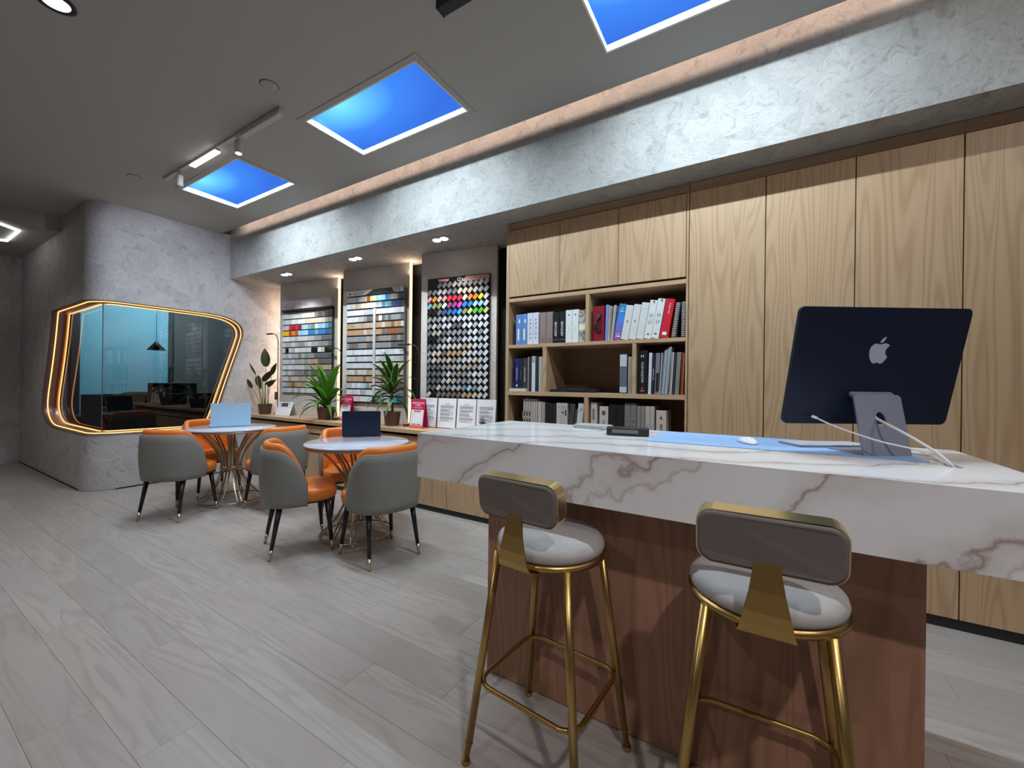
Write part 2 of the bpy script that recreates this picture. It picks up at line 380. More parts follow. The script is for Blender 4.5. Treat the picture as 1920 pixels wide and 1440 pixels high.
def copy_tree(o, parent=None):
    c = o.copy(); COL.objects.link(c)
    if parent: c.parent = parent
    for ch in list(o.children): copy_tree(ch, c)
    return c
def text(name, s, size, mat, parent, loc, M3, ext=0.0004, align='CENTER', squeeze=1.0, space=1.0):
    cu = bpy.data.curves.new(name, 'FONT'); cu.body = s; cu.size = size; cu.extrude = ext; cu.align_x = align; cu.align_y = 'CENTER'
    cu.resolution_u = 2; cu.materials.append(mat); cu.space_character = space; cu.space_line = 0.85
    o = bpy.data.objects.new(name, cu); COL.objects.link(o); o.parent = parent
    o.matrix_local = Matrix.Translation(loc) @ M3.to_4x4() @ Matrix.Diagonal((squeeze, 1, 1, 1))
    return o
def basis(x, y): 
    x = Vector(x).normalized(); y = Vector(y).normalized(); z = x.cross(y)
    return Matrix((x, y, z)).transposed()
FRONT = basis((1, 0, 0), (0, 0, 1))          # reads normally from -Y
UPW = basis((0, 0, 1), (-1, 0, 0))           # reads bottom to top from -Y
DOWNW = basis((0, 0, -1), (1, 0, 0))         # reads top to bottom from -Y
random.seed(7)
# ---------------------------------------------------------------- the setting
XW = -6.12          # front face of the plastered block with the niche
YS = 1.365          # its side face
RC = 0.23           # its rounded corner
ZB = 2.595          # underside of the bulkhead
YB = 2.72           # bulkhead face
YCAB = 2.95         # cabinet fronts

def build_floor():
    bm = B(); box2(bm, -9.5, 3.3, -3.6, 3.6, -0.12, -0.0035)
    fl = struct('floor', bm, plain('underlay', (0.12, 0.10, 0.09), 0.8))
    bm = B(); box(bm, (0, 0, -0.002), (1.2192, 0.1793, 0.004), 0.0005); me = None
    L, W = 1.22, 0.18
    first = None
    y = -0.58; row = 0
    far = B()
    while y < 3.05:
        off = (row * 0.47 + random.uniform(-.12, .12)) % L
        x = -9.3 + off - L
        while x < 3.3:
            cx, cy = x + L / 2, y + W / 2
            x += L
            if cx < -9.6 or (cx < XW - 0.75 and cy > YS + 0.15): continue
            if cx > 1.9:
                box(far, (cx, cy, -0.002), (L - .002, W - .0015, .004)); continue
            if first is None: first = obj('plank', bm, M_plank, fl, (cx, cy, 0)); me = first.data
            else: inst('plank', me, fl, (cx, cy, 0))
        y += W; row += 1
    yy = -0.58 - W
    while yy > -3.6:
        x = -9.3 + random.uniform(-1, 0)
        while x < 3.3: box(far, (x + L / 2, yy + W / 2, -0.002), (L - .002, W - .0015, .004)); x += L
        yy -= W
    o = obj('far_planks', far, M_plank, fl); o['kind'] = 'stuff'
build_floor()

def build_ceiling():
    bm = B(); x0 = -7.2; z0, z1 = ZC, ZC + 0.045
    box2(bm, x0, 3.3, -3.6, SKY_Y[0], z0, z1); box2(bm, x0, 3.3, SKY_Y[1], 2.607, z0, z1)
    xs = [x0] + [v for p in SKY_X for v in p] + [3.3]
    for a, b in zip(xs[0::2], xs[1::2]): box2(bm, a, b, SKY_Y[0], SKY_Y[1], z0, z1)
    box2(bm, x0, 3.3, -3.6, 3.6, ZC + 0.26, ZC + 0.30)
    struct('ceiling', bm, M_ceil)
    bm = B(); box2(bm, -9.5, -7.2, -3.6, 1.5, 2.985, ZC + 0.045)
    struct('ceiling_lower_soffit', bm, M_ceil)
build_ceiling()
bm = B(); box2(bm, XW, 3.3, YB, 3.6, ZB, ZC + 0.27); struct('trim_1_bulkhead', bm, M_bulk)
bm = B(); box2(bm, XW, 3.3, 3.46, 3.6, 0, ZB); struct('wall_back', bm, M_black)
bm = B(); box2(bm, 3.2, 3.3, -3.6, 3.6, 0, ZC + 0.3); struct('wall_right', bm, M_paint)
bm = B(); box2(bm, -9.4, 3.3, -3.7, -3.6, 0, ZC + 0.3); struct('wall_front', bm, M_paint)
bm = B(); box2(bm, -9.5, -9.25, -3.6, YS + 0.02, 0, ZC); struct('wall_left', bm, M_plaster)

# the block: side face, rounded corner, front face, with a niche cut through all three
ARC = RC * PI / 2
S_SIDE = 9.4 - RC + XW          # length of the side face from X=-9.4 to the arc
S_SIDE = (XW - RC) - (-9.4)
S_TOT = S_SIDE + ARC + (3.5 - YS - RC)
def smap(s, d=0.0):
    """distance along the outer face and depth into the wall -> X, Y"""
    if s <= S_SIDE: return (-9.4 + s, YS + d)
    if s <= S_SIDE + ARC:
        a = (s - S_SIDE) / RC; r = RC - d
        return (XW - RC + r * math.sin(a), YS + RC - r * math.cos(a))
    return (XW - d, YS + RC + (s - S_SIDE - ARC))
def s_side(x): return x + 9.4
def s_front(y): return S_SIDE + ARC + (y - YS - RC)
def chaikin(p, n=2):
    for _ in range(n):
        q = []
        for i in range(len(p)):
            a, b = p[i], p[(i + 1) % len(p)]
            q += [(a[0] * .75 + b[0] * .25, a[1] * .75 + b[1] * .25), (a[0] * .25 + b[0] * .75, a[1] * .25 + b[1] * .75)]
        p = q
    return p
OUT_RAW = [(s_side(-7.49), 2.068), (s_side(-7.40), 2.068), (s_side(-6.8), 2.075), (S_SIDE, 2.082), (S_SIDE + ARC / 2, 2.088), (s_front(1.65), 2.098), (s_front(2.2), 2.098), (s_front(2.52), 2.098),
           (s_front(2.72), 2.075), (s_front(2.86), 2.00), (s_front(2.90), 1.88), (s_front(2.865), 1.74), (s_front(2.74), 1.34), (s_front(2.61), 0.90), (s_front(2.55), 0.70), (s_front(2.47), 0.615), (s_front(2.3), 0.610),
           (s_front(1.65), 0.618), (S_SIDE + ARC / 2, 0.622), (S_SIDE, 0.624), (s_side(-6.8), 0.626), (s_side(-7.45), 0.628), (s_side(-7.66), 0.640), (s_side(-7.86), 0.72), (s_side(-7.95), 0.85), (s_side(-7.93), 1.0), (s_side(-7.75), 1.35), (s_side(-7.60), 1.70), (s_side(-7.50), 2.02)]
def resample(p, n):
    L = [0]
    for i in range(len(p)): a, b = p[i], p[(i + 1) % len(p)]; L.append(L[-1] + math.hypot(a[0] - b[0], a[1] - b[1]))
    out = []; j = 0
    for k in range(n):
        t = L[-1] * k / n
        while L[j + 1] < t: j += 1
        f = (t - L[j]) / max(1e-9, L[j + 1] - L[j]); a, b = p[j], p[(j + 1) % len(p)]
        out.append((a[0] + (b[0] - a[0]) * f, a[1] + (b[1] - a[1]) * f))
    return out
OUTL = resample(chaikin(OUT_RAW, 2), 260)
def inset(p, d):
    cx = sum(q[0] for q in p) / len(p); n = len(p); o = []
    for i in range(n):
        a, b = Vector(p[i - 1]), Vector(p[(i + 1) % n]); t = (b - a).normalized(); o.append((p[i][0] - t.y * d * SGN, p[i][1] + t.x * d * SGN))
    return o
A2 = sum(OUTL[i][0] * OUTL[(i + 1) % len(OUTL)][1] - OUTL[(i + 1) % len(OUTL)][0] * OUTL[i][1] for i in range(len(OUTL)))
SGN = 1 if A2 > 0 else -1
def niche():
    smin = min(q[0] for q in OUTL); smax = max(q[0] for q in OUTL)
    def rng(s):
        zs = []
        for i in range(len(OUTL)):
            a, b = OUTL[i], OUTL[(i + 1) % len(OUTL)]
            if (a[0] - s) * (b[0] - s) <= 0 and a[0] != b[0]: zs.append(a[1] + (b[1] - a[1]) * (s - a[0]) / (b[0] - a[0]))
        return (min(zs), max(zs)) if zs else None
    cols = sorted(set([0, S_TOT, smin, smax] + [q[0] for q in OUTL] + [S_SIDE + ARC * k / 14 for k in range(15)]))
    bm = B(); H0, H1 = 0.0, ZC + 0.02
    prev = None
    def V(s, z): x, y = smap(s); return bm.verts.new((x, y, z))
    for s in cols:
        r_ = rng(s) if smin + 1e-6 < s < smax - 1e-6 else None
        if r_ is None and abs(s - smin) < 1e-6: zc = [q[1] for q in OUTL if q[0] == smin][0]; r_ = (zc, zc)
        if r_ is None and abs(s - smax) < 1e-6: zc = [q[1] for q in OUTL if q[0] == smax][0]; r_ = (zc, zc)
        cur = (s, r_)
        if prev:
            (s0, r0) = prev
            if r0 is None or r_ is None:
                f = bm.faces.new((V(s0, H0), V(s, H0), V(s, H1), V(s0, H1)))
            else:
                f = bm.faces.new((V(s0, H0), V(s, H0), V(s, r_[0]), V(s0, r0[0]))); f.smooth = True
                f = bm.faces.new((V(s0, r0[1]), V(s, r_[1]), V(s, H1), V(s0, H1)))
            f.smooth = True
        prev = cur
    bmesh.ops.remove_doubles(bm, verts=bm.verts, dist=1e-5)
    wall = struct('wall_block', bm, M_plaster)
    def band(name, p0, d0, p1, d1, mat, parent):
        bm = B(); A = [bm.verts.new((*smap(s, d0), z)) for s, z in p0]; C_ = [bm.verts.new((*smap(s, d1), z)) for s, z in p1]
        n = len(A)
        for k in range(n): bm.faces.new((A[k], A[(k + 1) % n], C_[(k + 1) % n], C_[k])).smooth = True
        return struct(name, bm, mat, parent)
    o = bpy.data.objects.new('window_1', None); COL.objects.link(o); o['kind'] = 'structure'; o['label'] = 'smoked glass window wrapped round the plaster corner with amber light rim'
    i1 = inset(OUTL, 0.006); i2 = inset(OUTL, 0.030)
    bm = B()
    def ringpts(p, d): return [(*smap(s, d), z) for s, z in p]
    loft_r = [ringpts(OUTL, -0.012), ringpts(i1, -0.012), ringpts(i1, 0.045), ringpts(inset(OUTL, 0.02), 0.065), ringpts(inset(OUTL, 0.02), 0.155), ringpts(OUTL, 0.155), ringpts(OUTL, -0.012)]
    loft(bm, loft_r, caps=False); struct('lining', bm, M_bronze, o)
    for nm, ins, d, rad in (('led_strip', 0.010, 0.040, 0.0055), ('led_strip', 0.024, 0.138, 0.0042)):
        bm = B(); tube(bm, ringpts(inset(OUTL, ins), d), rad, 6, True); struct(nm, bm, M_led_orange, o)
    # two glass panes meeting at a bare corner
    dG = 0.150; xg = XW - dG; yg = YS + dG
    sa, sb = S_SIDE, S_SIDE + ARC
    side = [q for q in OUTL if q[0] < sa + 1e-6]; front = [q for q in OUTL if q[0] > sb - 1e-6]
    zt, zb = 2.085, 0.622
    def pane(name, pts3, nrm):
        bm = B(); a = [bm.verts.new(p) for p in pts3]; b = [bm.verts.new(Vector(p) - Vector(nrm) * 0.008) for p in pts3]
        bm.faces.new(a); bm.faces.new(b[::-1]); n = len(a)
        for k in range(n): bm.faces.new((a[k], b[k], b[(k + 1) % n], a[(k + 1) % n]))
        return struct(name, bm, M_glass if nrm[0] else M_glass_side, o)
    fr = sorted([(smap(s, dG)[1], z) for s, z in front if z > 1.3]); fr2 = sorted([(smap(s, dG)[1], z) for s, z in front if z <= 1.3])
    iy = [yg + 0.001]
    pts = [(xg, yg, zt)] + [(xg, y, z) for y, z in [(smap(s, dG)[1], z) for s, z in front]] + [(xg, yg, zb)]
    # keep ring order: OUTL runs top edge outward then back along the bottom when SGN<0
    f_ordered = [(xg, smap(s, dG)[1], z) for s, z in front]
    k0 = max(range(len(f_ordered)), key=lambda k: f_ordered[k][2] - f_ordered[k][1] * 10 if f_ordered[k][2] > 1.3 else -99)
    f_ordered = f_ordered[k0:] + f_ordered[:k0]
    pane('glass_pane', [(xg, yg, zt)] + f_ordered + [(xg, yg, zb)], (1, 0, 0))
    s_ordered = [(smap(s, dG)[0], yg, z) for s, z in side]
    k1 = max(range(len(s_ordered)), key=lambda k: s_ordered[k][0] * 10 if s_ordered[k][2] < 1.3 else -99)
    s_ordered = s_ordered[k1:] + s_ordered[:k1]
    pane('glass_pane', [(xg - 0.004, yg, zb)] + s_ordered + [(xg - 0.004, yg, zt)], (0, -1, 0))
    bm = B(); box2(bm, xg - 0.005, xg + 0.001, yg - 0.001, yg + 0.005, zb + .005, zt - .005); struct('corner_joint', bm, plain('joint_grey', (0.10, 0.12, 0.14), 0.3), o)
niche()
# the dark office seen through the glass
bm = B()
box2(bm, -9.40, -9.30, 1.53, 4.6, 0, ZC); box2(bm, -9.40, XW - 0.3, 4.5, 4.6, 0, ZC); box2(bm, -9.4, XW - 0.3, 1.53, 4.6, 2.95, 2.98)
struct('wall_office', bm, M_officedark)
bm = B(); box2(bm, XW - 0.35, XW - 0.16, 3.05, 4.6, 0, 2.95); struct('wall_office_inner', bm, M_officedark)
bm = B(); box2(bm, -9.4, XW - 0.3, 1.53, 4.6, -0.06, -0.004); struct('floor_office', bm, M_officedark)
bm = B(); box2(bm, -9.30, -9.285, 1.98, 3.12, 0.05, 2.7); o = struct('trim_2_teal_panel', bm, M_teal)
bm = B(); box2(bm, -9.30, -9.26, 1.88, 1.98, 0.0, 2.75); box2(bm, -9.30, -9.26, 3.12, 3.20, 0, 2.75); box2(bm, -9.30, -9.26, 1.88, 3.2, 2.66, 2.75); struct('trim_3_panel_frame', bm, M_black)
# thin pale line at the foot of the block
bm = B()
pa = [smap(S_TOT * k / 120, -0.006) for k in range(121)]
for (xa, ya), (xb, yb) in zip(pa, pa[1:]):
    vs = [bm.verts.new(p) for p in ((xa, ya, 0), (xb, yb, 0), (xb, yb, 0.012), (xa, ya, 0.012))]; bm.faces.new(vs)
bmesh.ops.solidify(bm, geom=list(bm.faces), thickness=0.004)
struct('baseboard_block', bm, plain('plinth_light', (0.6, 0.6, 0.62), 0.5))
# ---------------------------------------------------------------- ceiling fittings
SKL = ['artificial skylight panel nearest the plaster block and its glass window', 'artificial skylight panel glowing blue above the second round table', 'artificial skylight panel over the marble counter, cut off by the picture top']
for (x0, x1), lab in zip(SKY_X, SKL):
    cx, cy = (x0 + x1) / 2, sum(SKY_Y) / 2; wx, wy = x1 - x0, SKY_Y[1] - SKY_Y[0]
    t = thing('skylight_panel', lab, 'ceiling light', (cx, cy, ZC), 0, 'artificial skylights')
    bm = B(); h0, h1 = -0.004, 0.035; fw = 0.012
    for sx in (-1, 1): box(bm, (sx * (wx / 2 - fw / 2), 0, (h0 + h1) / 2), (fw, wy, h1 - h0))
    for sy in (-1, 1): box(bm, (0, sy * (wy / 2 - fw / 2), (h0 + h1) / 2), (wx - 2 * fw, fw, h1 - h0))
    obj('frame', bm, M_white, t)
    bm = B()
    for sx in (-1, 1): box(bm, (sx * (wx / 2 + 0.02), 0, -0.002), (0.036, wy + 0.08, 0.004))
    for sy in (-1, 1): box(bm, (0, sy * (wy / 2 + 0.02), -0.002), (wx, 0.036, 0.004))
    obj('flange', bm, M_ceil, t)
    bm = B(); vs = [bm.verts.new((a * (wx / 2 - fw), b * (wy / 2 - fw), 0.030)) for a, b in ((-1, -1), (1, -1), (1, 1), (-1, 1))]; bm.faces.new(vs)
    obj('sky_diffuser', bm, M_sky, t)
    bm = B(); hh = 0.2
    for sx in (-1, 1): box(bm, (sx * (wx / 2 + 0.004), 0, (hh + 0.045) / 2), (0.006, wy + .01, hh - .045))
    for sy in (-1, 1): box(bm, (0, sy * (wy / 2 + 0.004), (hh + 0.045) / 2), (wx, 0.006, hh - .045))
    box(bm, (0, 0, hh), (wx + .02, wy + .02, 0.006)); obj('light_box', bm, M_skybox, t)

t = thing('track_light', 'white ceiling track with a glowing bar and two small spotlights', 'track light', (-3.92, 1.615, ZC))
bm = B(); box2(bm, -1.0, 1.0, -0.016, 0.016, -0.018, 0, 0.002); obj('rail', bm, M_trackwhite, t)
bm = B(); box2(bm, 0.46, 1.0, -0.022, 0.022, -0.05, -0.012, 0.003); obj('driver_box', bm, M_trackwhite, t)
bm = B(); box2(bm, -0.42, 0.06, -0.018, 0.018, -0.034, -0.012, 0.002); o = obj('bar_lamp', bm, M_trackwhite, t)
bm = B(); box2(bm, -0.415, 0.055, -0.022, 0.022, -0.043, -0.034); obj('bar_diffuser', bm, M_led_white, o)
for x, lit in ((-0.67, False), (0.60 - 0.005, True)):
    x = x if not lit else 0.60 - 0.02 - 0.0
    if lit: x = 0.40
    bm = B(); box2(bm, x - .03, x + .03, -.014, .014, -.03, -.01, .002); tube(bm, [(x, 0, -.03), (x, 0, -.062)], .006); obj('spot_stem', bm, M_trackwhite, t)
    bm = B(); lathe(bm, [(0.0, -.055), (.024, -.055), (.026, -.06), (.026, -.15), (.022, -.155), (0.0, -.150)], 20, (x, 0, 0)); o = obj('spot_head', bm, M_trackwhite, t)
    bm = B(); lathe(bm, [(.0, -.1505), (.019, -.1505), (.021, -.158), (.0, -.159)], 16, (x, 0, 0)); obj('spot_lens', bm, M_lens if lit else M_off, o)
spot('track_wall_lamp', (-4.62, 1.615, ZC - 0.165), (-6.12, 2.05, 2.25), 48, (0.74, 0.80, 1.0), R(82), 0.7, 0.02)
spot('track_spot_lamp', (-3.52, 1.615, ZC - 0.165), (-3.5, 1.75, 0), 26, (0.95, 0.97, 1.0), R(80), 0.4, 0.02)
area('track_bar_lamp', (-4.10, 1.615, ZC - 0.046), (-4.10, 1.615, 0), 7, (0.95, 0.97, 1.0), 0.46, 0.03)
for x, y, lab in ((-2.77, 1.45, 'flush ceiling disc beside the end of the white track'), (-5.14, 1.45, 'flush ceiling disc close to the plaster block')):
    t = thing('smoke_detector', lab, 'smoke detector', (x, y, ZC))
    bm = B(); lathe(bm, [(.050, 0), (.052, -.003), (.048, -.005), (0, -.005)], 24); obj('cover', bm, M_ceil, t)
    bm = B(); lathe(bm, [(.057, 0.0), (.057, -.0015), (.053, -.0015), (.053, 0)], 24, caps=False); obj('trim_ring', bm, plain('shadow_gap', (.12, .11, .11), .8), t)
t = thing('ceiling_downlight', 'round recessed downlight with dark rim above the open floor', 'ceiling light', (-3.12, 0.565, ZC))
bm = B(); lathe(bm, [(.075, 0), (.078, -.008), (.058, -.010), (.052, 0.0)], 28, caps=False); obj('rim', bm, M_black, t)
bm = B(); lathe(bm, [(0, -.006), (.054, -.006), (.054, -.004), (0, -.004)], 24); obj('lens', bm, M_lens, t)
t = thing('track_rail', 'black ceiling track end between two blue skylights', 'track light', (-1.02, 1.56, ZC))
bm = B(); box2(bm, -0.37, 1.2, -0.03, 0.03, -0.075, 0, .003); obj('rail', bm, M_black, t)
bm = B(); box2(bm, -0.378, -0.368, -0.032, 0.032, -0.077, 0, .002); obj('end_cap', bm, M_black, t)
# hexagonal light line on the lower soffit
t = thing('hexagon_light', 'glowing hexagonal light line on the low ceiling past the plaster block', 'ceiling light', (-7.88, 0.52, 2.985))
hx = [(0.36, 0.57), (-0.33, 0.57), (-0.66, 0.0), (-0.33, -0.57), (0.36, -0.57), (0.58, 0.33)]
for k in range(6):
    a, b = Vector(hx[k]), Vector(hx[(k + 1) % 6]); c = (a + b) / 2; d = b - a
    bm = B(); box(bm, (c.x, c.y, -0.012), (d.length + 0.01, 0.018, 0.022), 0, math.atan2(d.y, d.x)); obj('light_bar', bm, M_led_white, t)
# soffit downlights
for x, lab in ((-5.17, 'twin downlight in the soffit over the white sample board'), (-3.83, 'twin downlight in the soffit over the board with the black and white header'), (-2.60, 'twin downlight in the soffit over the black chip board')):
    t = thing('soffit_downlight', lab, 'ceiling light', (x, 2.945, ZB), 0, 'twin soffit downlights')
    bm = B(); box(bm, (0, 0, -0.003), (0.20, 0.10, 0.006), 0.002); obj('trim_plate', bm, M_bulk, t)
    for sx in (-1, 1):
        bm = B(); lathe(bm, [(.036, -.006), (.036, -.012), (0, -.012)], 20, (sx * 0.045, 0, 0)); obj('lens', bm, M_lens, t)
    for sx in (-1, 1): spot('soffit_lamp', (x + sx * 0.045, 2.945, ZB - 0.02), (x + sx * 0.06, 3.14, 1.0), 15, (1.0, 0.94, 0.90), R(95), 0.5, 0.02)
# ---------------------------------------------------------------- tall cabinets
TOPZ = 2.592
def tall_cabinet(x0, x1, lab):
    t = thing('tall_cabinet', lab, 'cabinet', ((x0 + x1) / 2, YCAB, 0), 0, 'tall oak cabinets'); w_ = x1 - x0
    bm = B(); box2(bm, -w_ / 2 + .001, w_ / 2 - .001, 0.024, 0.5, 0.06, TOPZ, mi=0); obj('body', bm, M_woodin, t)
    bm = B(); box2(bm, -w_ / 2 + .0025, w_ / 2 - .0025, 0.0, 0.021, 0.056, 2.525, 0.0012); obj('door', bm, M_wood, t)
    bm = B(); box2(bm, -w_ / 2, w_ / 2, 0.004, 0.022, 2.529, TOPZ, 0.001); obj('top_rail', bm, M_woodx, t)
    bm = B(); box2(bm, -w_ / 2, w_ / 2, 0.03 - .02, 0.10, 0, 0.052); obj('plinth', bm, M_black, t)
tall_cabinet(-0.412, 0.024, 'narrow tall oak cabinet door directly beside the open bookcase')
tall_cabinet(0.024, 0.453, 'tall oak cabinet behind the near edge of the computer screen, second from the bookcase')
tall_cabinet(0.453, 0.879, 'tall oak cabinet hidden mostly behind the navy computer, third from the bookcase')
tall_cabinet(0.8795, 1.31, 'tall oak cabinet at the picture edge, fourth from the bookcase')
# ---------------------------------------------------------------- bookcase with overhead doors
def bookcase():
    x0, x1 = -1.858, -0.414; YD = 0.40
    t = thing('bookcase', 'built-in oak bookcase with overhead doors and open bays full of books', 'bookcase', (0, YCAB, 0))
    def p(name, a, b, z0, z1, y0=0.0, y1=YD, m=M_woodx, bev=.001):
        bm = B(); box2(bm, a, b, y0, y1, z0, z1, bev); return obj(name, bm, m, t)
    p('side_panel', x0, x0 + 0.029, 0.0, TOPZ, m=M_wood); p('side_panel', x1 - 0.014, x1, 0.0, TOPZ, m=M_wood)
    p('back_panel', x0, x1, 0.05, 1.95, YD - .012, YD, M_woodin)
    p('top_rail', x0 + .029, x1 - .014, 2.53, TOPZ, 0.012, 0.03)
    a, b = x0 + 0.0295, x1 - 0.0145
    p('shelf', a, b, 1.920, 1.950); p('shelf', a, b, 1.530, 1.557); p('shelf', a, b, 1.133, 1.166); p('shelf', a, b, 0.78, 0.812)
    p('divider', -1.140, -1.111, 1.557, 1.920, 0.001, YD - .012, M_wood); p('divider', -1.504, -1.469, 1.166, 1.530, 0.001, YD - .012, M_wood)
    p('divider', -0.783, -0.755, 1.166, 1.530, 0.001, YD - .012, M_wood); p('divider', -1.144, -1.113, 0.812, 1.133, 0.001, YD - .012, M_wood)
    xs = [a + .001, -1.361, -0.891, b - .001]
    for q0, q1 in zip(xs, xs[1:]):
        p('door', q0 + .002, q1 - .002, 1.965, 2.524, -0.001, 0.02, M_wood); p('base_door', q0 + .002, q1 - .002, 0.06, 0.775, 0.0, 0.02, M_wood)
    p('cupboard_back', a, b, 1.955, 2.53, 0.03, 0.05, M_black); p('plinth', a, b, 0, 0.052, 0.02, 0.1, M_black)
bookcase()
# ---------------------------------------------------------------- low cabinets and worktop
LOWL = ['low oak cabinet in the corner by the plaster block, under the dark-leaved plant', 'low oak cabinet behind the first round table', 'low oak cabinet behind the second round table', 'low oak cabinet between the dark laptop table and the marble counter end', 'low oak cabinet running behind the counter end to the bookcase']
xs = [-6.11, -5.39, -4.645, -3.56, -2.479, -1.862]
for q0, q1, lab in zip(xs, xs[1:], LOWL):
    t = thing('low_cabinet', lab, 'cabinet', ((q0 + q1) / 2, 2.93, 0), 0, 'low oak cabinets'); w_ = q1 - q0
    bm = B(); box2(bm, -w_ / 2, w_ / 2, 0.022, 0.28, 0.055, 0.70); obj('body', bm, M_black, t)
    for k, (d0, d1) in enumerate(((-w_ / 2, 0), (0, w_ / 2)) if w_ > 0.8 else ((-w_ / 2, w_ / 2),)):
        bm = B(); box2(bm, d0 + .002, d1 - .002, 0, 0.02, 0.052, 0.592, .001); obj('door', bm, M_wood, t)
    bm = B(); box2(bm, -w_ / 2 + .002, w_ / 2 - .002, 0, 0.02, 0.612, 0.700, .001); obj('drawer_front', bm, M_woodx, t)
    bm = B(); box2(bm, -w_ / 2, w_ / 2, 0.012, 0.1, 0, 0.048); obj('plinth', bm, M_black, t)
bm = B(); box2(bm, XW + .003, -1.861, 2.90, 3.455, 0.728, 0.768, .002)
tag(obj('worktop', bm, M_woodx), 'long oak worktop under the three sample boards', 'worktop')
WT = 0.7686
# ---------------------------------------------------------------- angled display panels with sample boards
PAN = [((-5.85, 3.25), (-4.73, 3.375)), ((-4.43, 3.235), (-3.411, 3.35)), ((-3.085, 3.205), (-2.215, 3.345))]
PLAB = ['angled stone-look wall panel carrying the white-header sample board', 'angled stone-look wall panel carrying the sample board with black and white header', 'angled stone-look wall panel carrying the black board of diamond chips']
pan_obj = []
for i, (a, b) in enumerate(PAN):
    a = Vector(a); b = Vector(b); d = b - a; L = d.length; ang = math.atan2(d.y, d.x)
    t = thing('display_panel', PLAB[i], 'wall panel', (a.x, a.y, WT), ang, 'angled display panels')
    bm = B(); box2(bm, 0, L, 0, 0.04, 0.001, ZB - WT - .001, .001); obj('stone_sheet', bm, M_panel, t)
    if i < 2:
        bm = B(); box2(bm, L, L + 0.014, 0.004, 0.036, 0.002, ZB - WT - .002); obj('led_strip', bm, M_led_warm, t)
    pan_obj.append((t, a, ang, L))
bm = B(); box2(bm, 0, 0.02, 0, 0.03, 0, ZB - WT - .05)
tag(obj('led_profile', bm, emis('led_corner', (1.0, 0.66, 0.5), 1.2), None, (-6.105, 3.40, WT)), 'warm light strip in the corner behind the arched lamp by the plaster block', 'light strip')
area('corner_strip_lamp', (-5.93, 3.40, 1.7), (-6.12, 3.25, 1.7), 5, (1.0, 0.70, 0.52), 0.03, 1.6)
for (t, a, ang, L), pw in zip(pan_obj[:2], (5, 5)):
    e = a + Vector((math.cos(ang), math.sin(ang))) * (L + 0.05)
    area('panel_strip_lamp', (e.x, e.y - 0.01, 2.45), (e.x, e.y - 0.03, 2.6), 0.8, (1.0, 0.70, 0.50), 0.05, 0.03)

PAL = dict(W=(.76, .79, .82), w=(.62, .65, .68), L=(.46, .47, .48), g=(.30, .31, .32), d=(.14, .15, .16), k=(.015, .015, .017), c=(.66, .58, .48), b=(.47, .39, .30), t=(.50, .33, .18), n=(.22, .155, .12),
           s=(.33, .62, .83), B=(.04, .22, .58), e=(.17, .38, .45), D=(.06, .10, .32), r=(.62, .03, .06), R=(.28, .02, .03), y=(.85, .58, .02), o=(.80, .22, .03), O=(.42, .11, .03), p=(.80, .62, .66), v=(.22, .27, .21), m=(.55, .66, .22), q=(.55, .74, .66),
           Y=(.90, .80, .03), G=(.10, .50, .06), V=(.30, .06, .22), M=(.72, .06, .60), S=(.05, .45, .85), U=(.03, .16, .85), P=(.72, .25, .25), a=(.26, .30, .14), T=(.04, .17, .24), z=(.55, .56, .66))
def chip_mesh(w_, h_, th=0.005, bev=0.0):
    bm = B(); box(bm, (0, 0, 0), (w_, th, h_), 0.001); me = bpy.data.meshes.new('swatch'); bm.to_mesh(me); bm.free(); me.materials.append(M_chip); return me
def jit(c): k = random.uniform(0.93, 1.06); return tuple(min(1, x * k) for x in c)
def board_thing(i, lab, u0, u1, z0, z1, off=0.004):
    t0, a, ang, L = pan_obj[i]; c, s_ = math.cos(ang), math.sin(ang); n = Vector((s_, -c))
    p = a + Vector((c, s_)) * u0 + n * 0.001
    t = thing('sample_board', lab, 'sample board', (p.x, p.y, z0), ang, 'wall sample boards')
    return t
# board 1
t = board_thing(0, 'colour sample board with a pale header and rows of small chips, nearest the plaster block', 0.085, 1.05, 1.05, 2.345)
W1 = 0.965
bm = B(); box2(bm, 0.0, W1 + 0.03, -0.012, 0, 0.0, 1.13, .001); obj('backing', bm, plain('board_wood', (.40, .33, .26), .6), t)
bm = B(); box2(bm, -0.002, W1, -0.045, 0, 1.172, 1.295, .002); hd = obj('header', bm, plain('pale_header', (.62, .60, .64), .4, var=0.05), t)
text('header_text', 'Parallel', 0.055, M_ink, hd, (W1 * .46, -.0456, 1.228), FRONT); text('header_text', 'Greenlam', 0.024, M_text_k, hd, (W1 * .12, -.0456, 1.212), FRONT, squeeze=1.2)
bm = B()
for a_, b_, h_ in ((.18, .30, .05), (.36, .44, .08), (.46, .62, .085)): prism(bm, [(W1 * a_, 1.18), (W1 * b_, 1.18), ((W1 * (a_ + b_)) / 2, 1.18 + h_)], .0452, .0456, basis((1, 0, 0), (0, 0, 1)).to_4x4())
obj('header_print', bm, plain('header_grey', (.52, .50, .56), .5), hd)
bm = B(); box2(bm, 0.0, W1 + .02, -0.04, 0, 1.145, 1.172); obj('header_shadow_rail', bm, M_black, t)
ROWS1 = ['WWWWWwWWWWgdgdd', 'WWwWwWWccccccgv', 'pprRrRssevqsseT', 'yyOoOsssBBeBBDT', 'WWwwLwwwLLggddd', 'wLLwLggLwLLgggd', 'wkwLWwwwwkkWckk', 'wLwLLvLgggddddd', 'wwLwbbLgbtbnddd', 'WwWwwwwLLbtttbt', 'wLwLgggdgdddddd', 'wwbccbbbcbbbgdd', 'wLtntbtLLbLLgLg', 'wwwLwLwcwwLLgLL']
nc, nr = 15, 14; pw, ph = W1 / nc, 1.105 / nr
me = chip_mesh(pw * 0.93, ph * 0.80)
